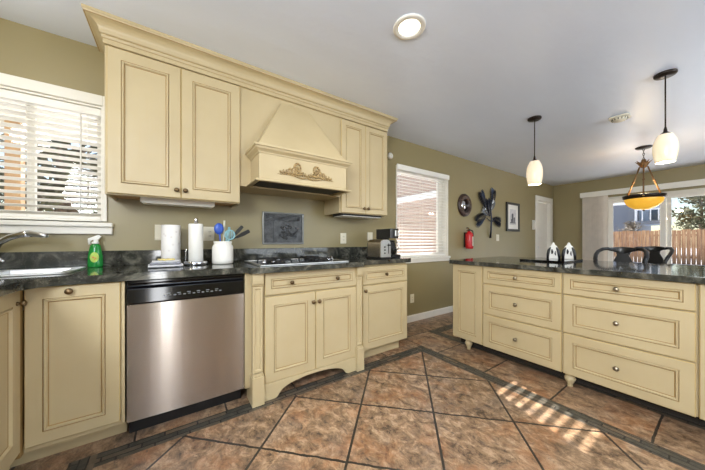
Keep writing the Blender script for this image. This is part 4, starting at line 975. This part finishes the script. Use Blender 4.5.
# ------------------------------------------------------------------ lamps
rc = thing('recessed_light', (1.22, 1.15, CEIL), 'lit round recessed light in the ceiling above the cooktop aisle', 'light')
MB().lathe([(.066, -.001), (.100, -.001), (.100, -.006), (.092, -.010), (.072, -.010), (.066, -.004), (.066, -.001)], 40, T(1.22, 1.15, CEIL), caps=False).build('trim_ring', 'trim', rc)
MB().lathe([(0, -.003), (.068, -.003), (.068, -.001), (0, -.001)], 32, T(1.22, 1.15, CEIL)).build('lens', 'lampglow', rc)
M['bronze'] = simple('dark_bronze', (46, 38, 34), 0.35, 0.6, var=.2)
def pendant(x, y, r, zt, zb, label):
    p = thing('pendant_lamp', (x, y, CEIL), label, 'pendant lamp', 'opal pendants over the island')
    MB().lathe([(0, -.0005), (.064, -.0005), (.064, -.012), (.058, -.020), (.012, -.024), (0.0, -.024)], 32, T(x, y, CEIL)).build('canopy', 'bronze', p)
    MB().tube([(x, y, CEIL - .02), (x, y, zt + .03)], .0045, 8).build('cord', 'bronze', p)
    MB().lathe([(0, zt + .062), (.006, zt + .06), (.010, zt + .04), (.012, zt + .022), (.030, zt + .006), (.040, zt - .006), (.034, zt - .008), (0, zt - .004)], 24, T(x, y, 0)).build('cap', 'bronze', p)
    L_ = zt - zb; pr = []
    for (t, k) in ((0, .56), (.08, .70), (.2, .86), (.35, .97), (.5, 1.0), (.65, .98), (.8, .92), (.92, .84), (1.0, .78)): pr.append((r * k, zt - L_ * t))
    inner = [(q[0] - .004, q[1]) for q in reversed(pr)]
    MB().lathe(pr + inner + [pr[0]], 32, T(x, y, 0), caps=False).build('shade', 'opal', p)
    MB().blob((x, y, zb + L_ * .5), (.026, .026, .036), 16, 10).build('bulb', 'lampglow', p)
    lamp('pendant_bulb_light', 'POINT', (x, y, zb - .02), 5, (1.0, 0.86, 0.62), shadow_soft_size=.03)
pendant(3.25, 1.230, .076, 1.968, 1.716, 'lit opal glass pendant over the island, nearer the framed picture')
pendant(3.25, 0.311, .070, 1.952, 1.730, 'lit opal glass pendant over the island, nearer the patio door')
bp_ = thing('bowl_pendant', (5.54, 0.73, CEIL), 'amber glass bowl pendant on three bronze rods before the patio door', 'pendant lamp')
X0, Y0 = 5.54, 0.73
M['brassbr'] = simple('antique_brass', (112, 84, 52), 0.4, 0.5, var=.25, scale=30)
MB().lathe([(0, -.0005), (.085, -.0005), (.085, -.010), (.07, -.022), (.01, -.028), (0, -.028)], 32, T(X0, Y0, CEIL)).build('canopy', 'bronze', bp_)
m = MB()
for k in range(5):
    zz = CEIL - .035 - k * .034; m.tube([(X0 + (.009 * math.cos(a) if k % 2 else 0), Y0 + (0 if k % 2 else .009 * math.cos(a)), zz + .021 * math.sin(a)) for a in [2 * PI * i / 12 for i in range(12)]], .0032, 6, closed=True)
m.build('chain', 'bronze', bp_)
m = MB(); m.lathe([(0, 2.265), (.02, 2.265), (.026, 2.24), (.045, 2.215), (.05, 2.19), (.035, 2.16), (.02, 2.145), (0, 2.14)], 20, T(X0, Y0, 0))
for k in range(8):
    a = 2 * PI * k / 8; m.tube([(X0 + .03 * math.cos(a), Y0 + .03 * math.sin(a), 2.17), (X0 + .055 * math.cos(a), Y0 + .055 * math.sin(a), 2.215), (X0 + .085 * math.cos(a), Y0 + .085 * math.sin(a), 2.242)], [.014, .014, .003], 8, flat=.5)
m.build('leaf_hub', 'brassbr', bp_)
for k in range(3):
    a = math.radians(187 + 120 * k); m = MB(); ca, sa = math.cos(a), math.sin(a)
    m.tube([(X0 + .045 * ca, Y0 + .045 * sa, 2.165), (X0 + .12 * ca, Y0 + .12 * sa, 1.95), (X0 + .196 * ca, Y0 + .196 * sa, 1.745)], .009, 8)
    m.blob((X0 + .115 * ca, Y0 + .115 * sa, 1.962), .017, 10, 6); m.build('rod', 'brassbr', bp_)
    MB().lathe([(0, 0), (.012, .004), (.015, .016), (.008, .030), (0, .045)], 10, T(X0 + .215 * ca, Y0 + .215 * sa, 1.725) @ RZ(a) @ RY_(math.radians(75))).build('finial', 'chrome', bp_)
MB().lathe([(.180, 1.712), (.196, 1.700), (.205, 1.712), (.212, 1.735), (.216, 1.752), (.200, 1.756), (.190, 1.740), (.180, 1.730), (.180, 1.712)], 48, T(X0, Y0, 0), caps=False).build('rim', 'bronze', bp_)
pr = [(.196 * math.cos(a), 1.708 - .165 * math.sin(a)) for a in [PI / 2 * i / 12 for i in range(13)]]
MB().lathe(pr + [(max(0, q[0] - .006), q[1] + .006) for q in reversed(pr)], 40, T(X0, Y0, 0), caps=False).build('bowl', 'amber', bp_)
MB().lathe([(0, 1.525), (.010, 1.528), (.014, 1.538), (.008, 1.546), (0, 1.548)], 14, T(X0, Y0, 0)).build('bottom_finial', 'bronze', bp_)
lamp('bowl_bulb_light', 'POINT', (X0, Y0, 1.80), 10, (1.0, 0.80, 0.5), shadow_soft_size=.06)
dt = thing('smoke_detector', (3.985, 0.70, CEIL), 'small ribbed smoke detector on the ceiling between the pendants', 'smoke detector')
m = MB(); m.prism(arc(3.985 + .05, .70 + .05, .03, 0, 90, 4) + arc(3.985 - .05, .70 + .05, .03, 90, 180, 4) + arc(3.985 - .05, .70 - .05, .03, 180, 270, 4) + arc(3.985 + .05, .70 - .05, .03, 270, 360, 4), CEIL - .016, CEIL - .0005); m.build('base', 'plate', dt, .003)
m = MB(); m.lathe([(0, -.042), (.045, -.042), (.060, -.034), (.064, -.016), (0, -.016)], 28, T(3.985, .70, CEIL)); m.build('cover', 'plate', dt)
m = MB()
for k in range(14):
    a = 2 * PI * k / 14; m.tube([(3.985 + .064 * math.cos(a), .70 + .064 * math.sin(a), CEIL - .018), (3.985 + .058 * math.cos(a), .70 + .058 * math.sin(a), CEIL - .036)], .004, 6)
m.build('vent_ribs', 'slotdark', dt)

# ------------------------------------------------------------------ outdoors
M['snow'] = simple('pale_concrete_and_snow', (226, 227, 230), 0.9, var=.06, scale=1.5)
struct('ground', MB().box(-30, 70, WY + 0.15, 60, -0.16, -0.06).box(FX + 0.15, 70, -40, WY + 0.15, -0.16, -0.06), 'snow')
def mk_fence():
    t = NT('weathered_cedar'); g = t.noise(t.coord((3, 7, 0.5)), 2.5, 5, .65); h = t.noise(t.coord((1, 2.2, .2)), 1.4, 2)
    c = t.ramp(g, [(0.3, lin((108, 76, 54))[:3]), (0.5, lin((168, 128, 94))[:3]), (0.7, lin((208, 172, 132))[:3])])
    t.link(t.mix(t.math('MULTIPLY', t.ramp(h, [(0.4, (0, 0, 0)), (0.6, (1, 1, 1))]), .5), c, lin((128, 92, 72))), t.b.inputs['Base Color']); t.setv(Roughness=.85); return t.m
M['cedar'] = mk_fence()
fn = thing('wooden_fence', (21, 1.5, -.06), 'weathered cedar board fence across the yard beyond the patio door', 'fence')
m = MB(); y = -6.0; rg = random.Random(11)
while y < 12.0:
    w = .15; hgt = 1.66 + rg.uniform(-.025, .025); m.box(21.0, 21.022, y, y + w - .012, -.06, hgt); y += w
m.build('boards', 'cedar', fn)
for z in (.25, 1.35): MB().box(21.022, 21.06, -6, 12, z, z + .09).build('rail', 'cedar', fn)
for k in range(8): MB().box(21.06, 21.15, -5.8 + k * 2.4, -5.71 + k * 2.4, -.06, 1.6).build('post', 'cedar', fn)
hs = thing('neighbour_house', (31, 6, -.06), 'blue grey neighbouring house with white eave and balcony behind the fence', 'house')
M['bluewall'] = simple('blue_grey_siding', (112, 119, 132), .7, var=.06); M['housewhite'] = simple('white_house_trim', (236, 238, 242), .6); M['roofg'] = simple('grey_shingle', (120, 118, 120), .9, var=.2)
hw = MB(); hw.box(30, 36, 4.28, 12, -.06, 4.0); hw.build('wall', 'bluewall', hs)
m = MB()
for k in range(20): m.box(29.985, 30.0, 4.28, 12, .1 + k * .2, .115 + k * .2)
m.build('siding_joint', simple('dark_blue_grey', (92, 104, 128), .7), hs)
MB().box(29.5, 36.3, 4.9, 12.3, 4.0, 4.2).build('eave', 'housewhite', hs)
MB().prism([(4.7, 4.2), (12.5, 4.2), (8.6, 6.2)], 29.5, 36.3, Mx=Matrix(((0, 0, 1, 0), (1, 0, 0, 0), (0, 1, 0, 0), (0, 0, 0, 1)))).build('roof', 'roofg', hs)
MB().box(29.9, 30.0, 4.28, 4.42, -.06, 4.0).build('corner_board', 'housewhite', hs)
MB().box(28.9, 30.6, 3.0, 4.28, 2.42, 2.60).build('balcony_deck', 'bluewall', hs)
MB().box(30.6, 34, 2.9, 4.28, 2.42, 4.6).build('balcony_wall', simple('pale_blue_siding', (176, 190, 208), .7), hs)
for yy in (3.05, 3.45, 3.85): MB().box(28.93, 28.99, yy, yy + .06, 2.6, 3.45).build('baluster', 'housewhite', hs)
MB().box(28.90, 29.02, 3.0, 4.28, 3.40, 3.48).build('handrail', 'housewhite', hs)
MB().box(30.58, 30.6, 3.2, 3.75, 2.62, 3.6).build('window', simple('dark_house_glass', (58, 82, 104), .1), hs)
def mk_leaf(name, c0, c1):
    t = NT(name); f_ = t.noise(t.coord(), 2.5, 4); t.link(t.ramp(f_, [(0.35, lin(c0)[:3]), (0.65, lin(c1)[:3])]), t.b.inputs['Base Color']); t.setv(Roughness=.8); return t.m
M['leaf_olive'] = mk_leaf('olive_foliage', (62, 66, 46), (104, 102, 74)); M['leaf_dark'] = mk_leaf('dark_needle_foliage', (36, 42, 32), (66, 72, 54)); M['leaf_bare'] = mk_leaf('bare_twigs', (92, 84, 74), (140, 132, 120))
M['bark'] = simple('grey_brown_bark', (104, 88, 74), .9, var=.3)
def tree(x, y, h, r, mat, label, seed, n=1100, leaf=.16, z0=.25, cone=False):
    g = random.Random(seed); t = thing('tree', (x, y, -.06), label, 'tree', 'trees outside the windows')
    tm = MB(); tm.tube([(x, y, -.06), (x + .05, y, h * .4), (x - .05, y + .05, h * .9)], [h * .03, h * .022, h * .006], 8)
    m = MB(); tips = []
    for k in range(26):
        a = g.random() * 2 * PI; f_ = g.uniform(z0, .92); zz = h * f_; rr_ = r * ((1.05 - f_) if cone else math.sin(PI * min(1, (f_ - z0) / (1 - z0) * .8 + .2))) * g.uniform(.6, 1.0)
        p = Vector((x + rr_ * math.cos(a), y + rr_ * math.sin(a), zz + (0 if cone else r * .15))); tips.append(p)
        tm.tube([(x, y, zz - h * .08), tuple((Vector((x, y, zz - h * .04)) + p) / 2), tuple(p)], [h * .010, h * .006, h * .002], 5)
    tm.build('trunk', 'bark', t)
    for k in range(n):
        c_ = g.choice(tips); bc = Vector((x, y, c_.z - .1)); q = bc.lerp(c_, g.uniform(.35, 1.08)) + Vector((g.gauss(0, r * .13), g.gauss(0, r * .13), g.gauss(0, r * .12)))
        R = Matrix.Rotation(g.random() * 6.28, 3, Vector((g.gauss(0, 1), g.gauss(0, 1), g.gauss(0, 1))).normalized()); s_ = leaf * g.uniform(.6, 1.3)
        m.add([q + R @ Vector(p) for p in ((-s_, 0, 0), (0, -s_ * .4, .02), (s_, 0, 0), (0, s_ * .4, .02))], [(0, 1, 2, 3)])
    m.build('foliage', mat, t)
tree(26.5, 1.1, 4.6, 1.4, 'leaf_olive', 'pale olive tree rising over the fence in the wider door pane', 1, 1500, .15)
tree(29.5, -2.6, 5.6, 1.7, 'leaf_dark', 'taller darker tree over the fence by the right edge of the photo', 2, 1500, .15)
tree(25.5, 3.9, 2.35, 0.8, 'leaf_bare', 'low twiggy tree over the fence below the balcony', 3, 700, .10)
# seen through the blind of the sink window
tree(-6.6, 10.6, 6.4, 2.1, 'leaf_dark', 'dark evergreen tree outside the sink window, left of the porch post', 4, 2200, .18)
tree(-2.0, 8.2, 5.4, 2.0, 'leaf_olive', 'olive tree outside the sink window, right of the porch post', 5, 2600, .17)
tag(MB().box(-1.60, -1.475, 4.74, 4.86, -.06, 2.496).build('porch_post', simple('tan_painted_post', (196, 160, 122), .7), None, .006), 'tan porch post behind the blind of the sink window', 'post')
fn2 = thing('wooden_fence', (-3, 12, -.06), 'grey board fence behind the trees outside the sink window', 'fence')
m = MB(); x = -14.0
while x < 1.5: m.box(x, x + .138, 12, 12.022, -.06, 1.75); x += .15
m.build('boards', simple('grey_weathered_board', (150, 140, 128), .9, var=.2), fn2)
por = thing('porch_canopy', (-1.5, 3.8, 2.5), 'flat porch roof over the sink window, carried by the tan post', 'porch roof')
MB().box(-4.5, 0.5, WY + .16, 4.95, 2.5, 2.6).build('soffit', simple('cream_soffit', (214, 206, 190), .8), por)
MB().box(-4.5, 0.5, 4.95, 4.99, 2.46, 2.62).build('fascia', 'housewhite', por)
# house wing seen through the tall blind, then an added unseen roof
wg = thing('house_wing', (4.2, 3.7, -.06), 'pinkish sided house wing seen through the tall blind', 'house')
M['pink'] = simple('pinkish_tan_siding', (186, 166, 156), .8, var=.06)
m = MB(); m.box(4.0, 4.2, WY + .16, 4.78, -.06, 2.50)
for k in range(17): m.box(3.985, 4.0, WY + .16, 4.78, -.02 + k * .15, .11 + k * .15)
m.build('siding', 'pink', wg)
MB().box(3.955, 3.985, WY + .16, 4.80, 1.90, 2.02).build('trim_band', 'housewhite', wg)
pg_ = thing('sunblocker', (3.9, 5.6, -.06), 'added unseen pergola beyond the pinkish house wing', 'sunblocker')
MB().box(2.95, 4.9, 4.88, 6.22, 3.50, 3.60).build('roof', simple('grey_blocker', (150, 152, 168), .8), pg_)  # unseen roof added to cut off sun through the tall window
for (a_, b_) in ((4.35, 5.0), (4.35, 6.1), (4.8, 5.0), (4.8, 6.1)): MB().box(a_, a_ + .1, b_, b_ + .1, -.06, 3.5).build('post', 'housewhite', pg_)
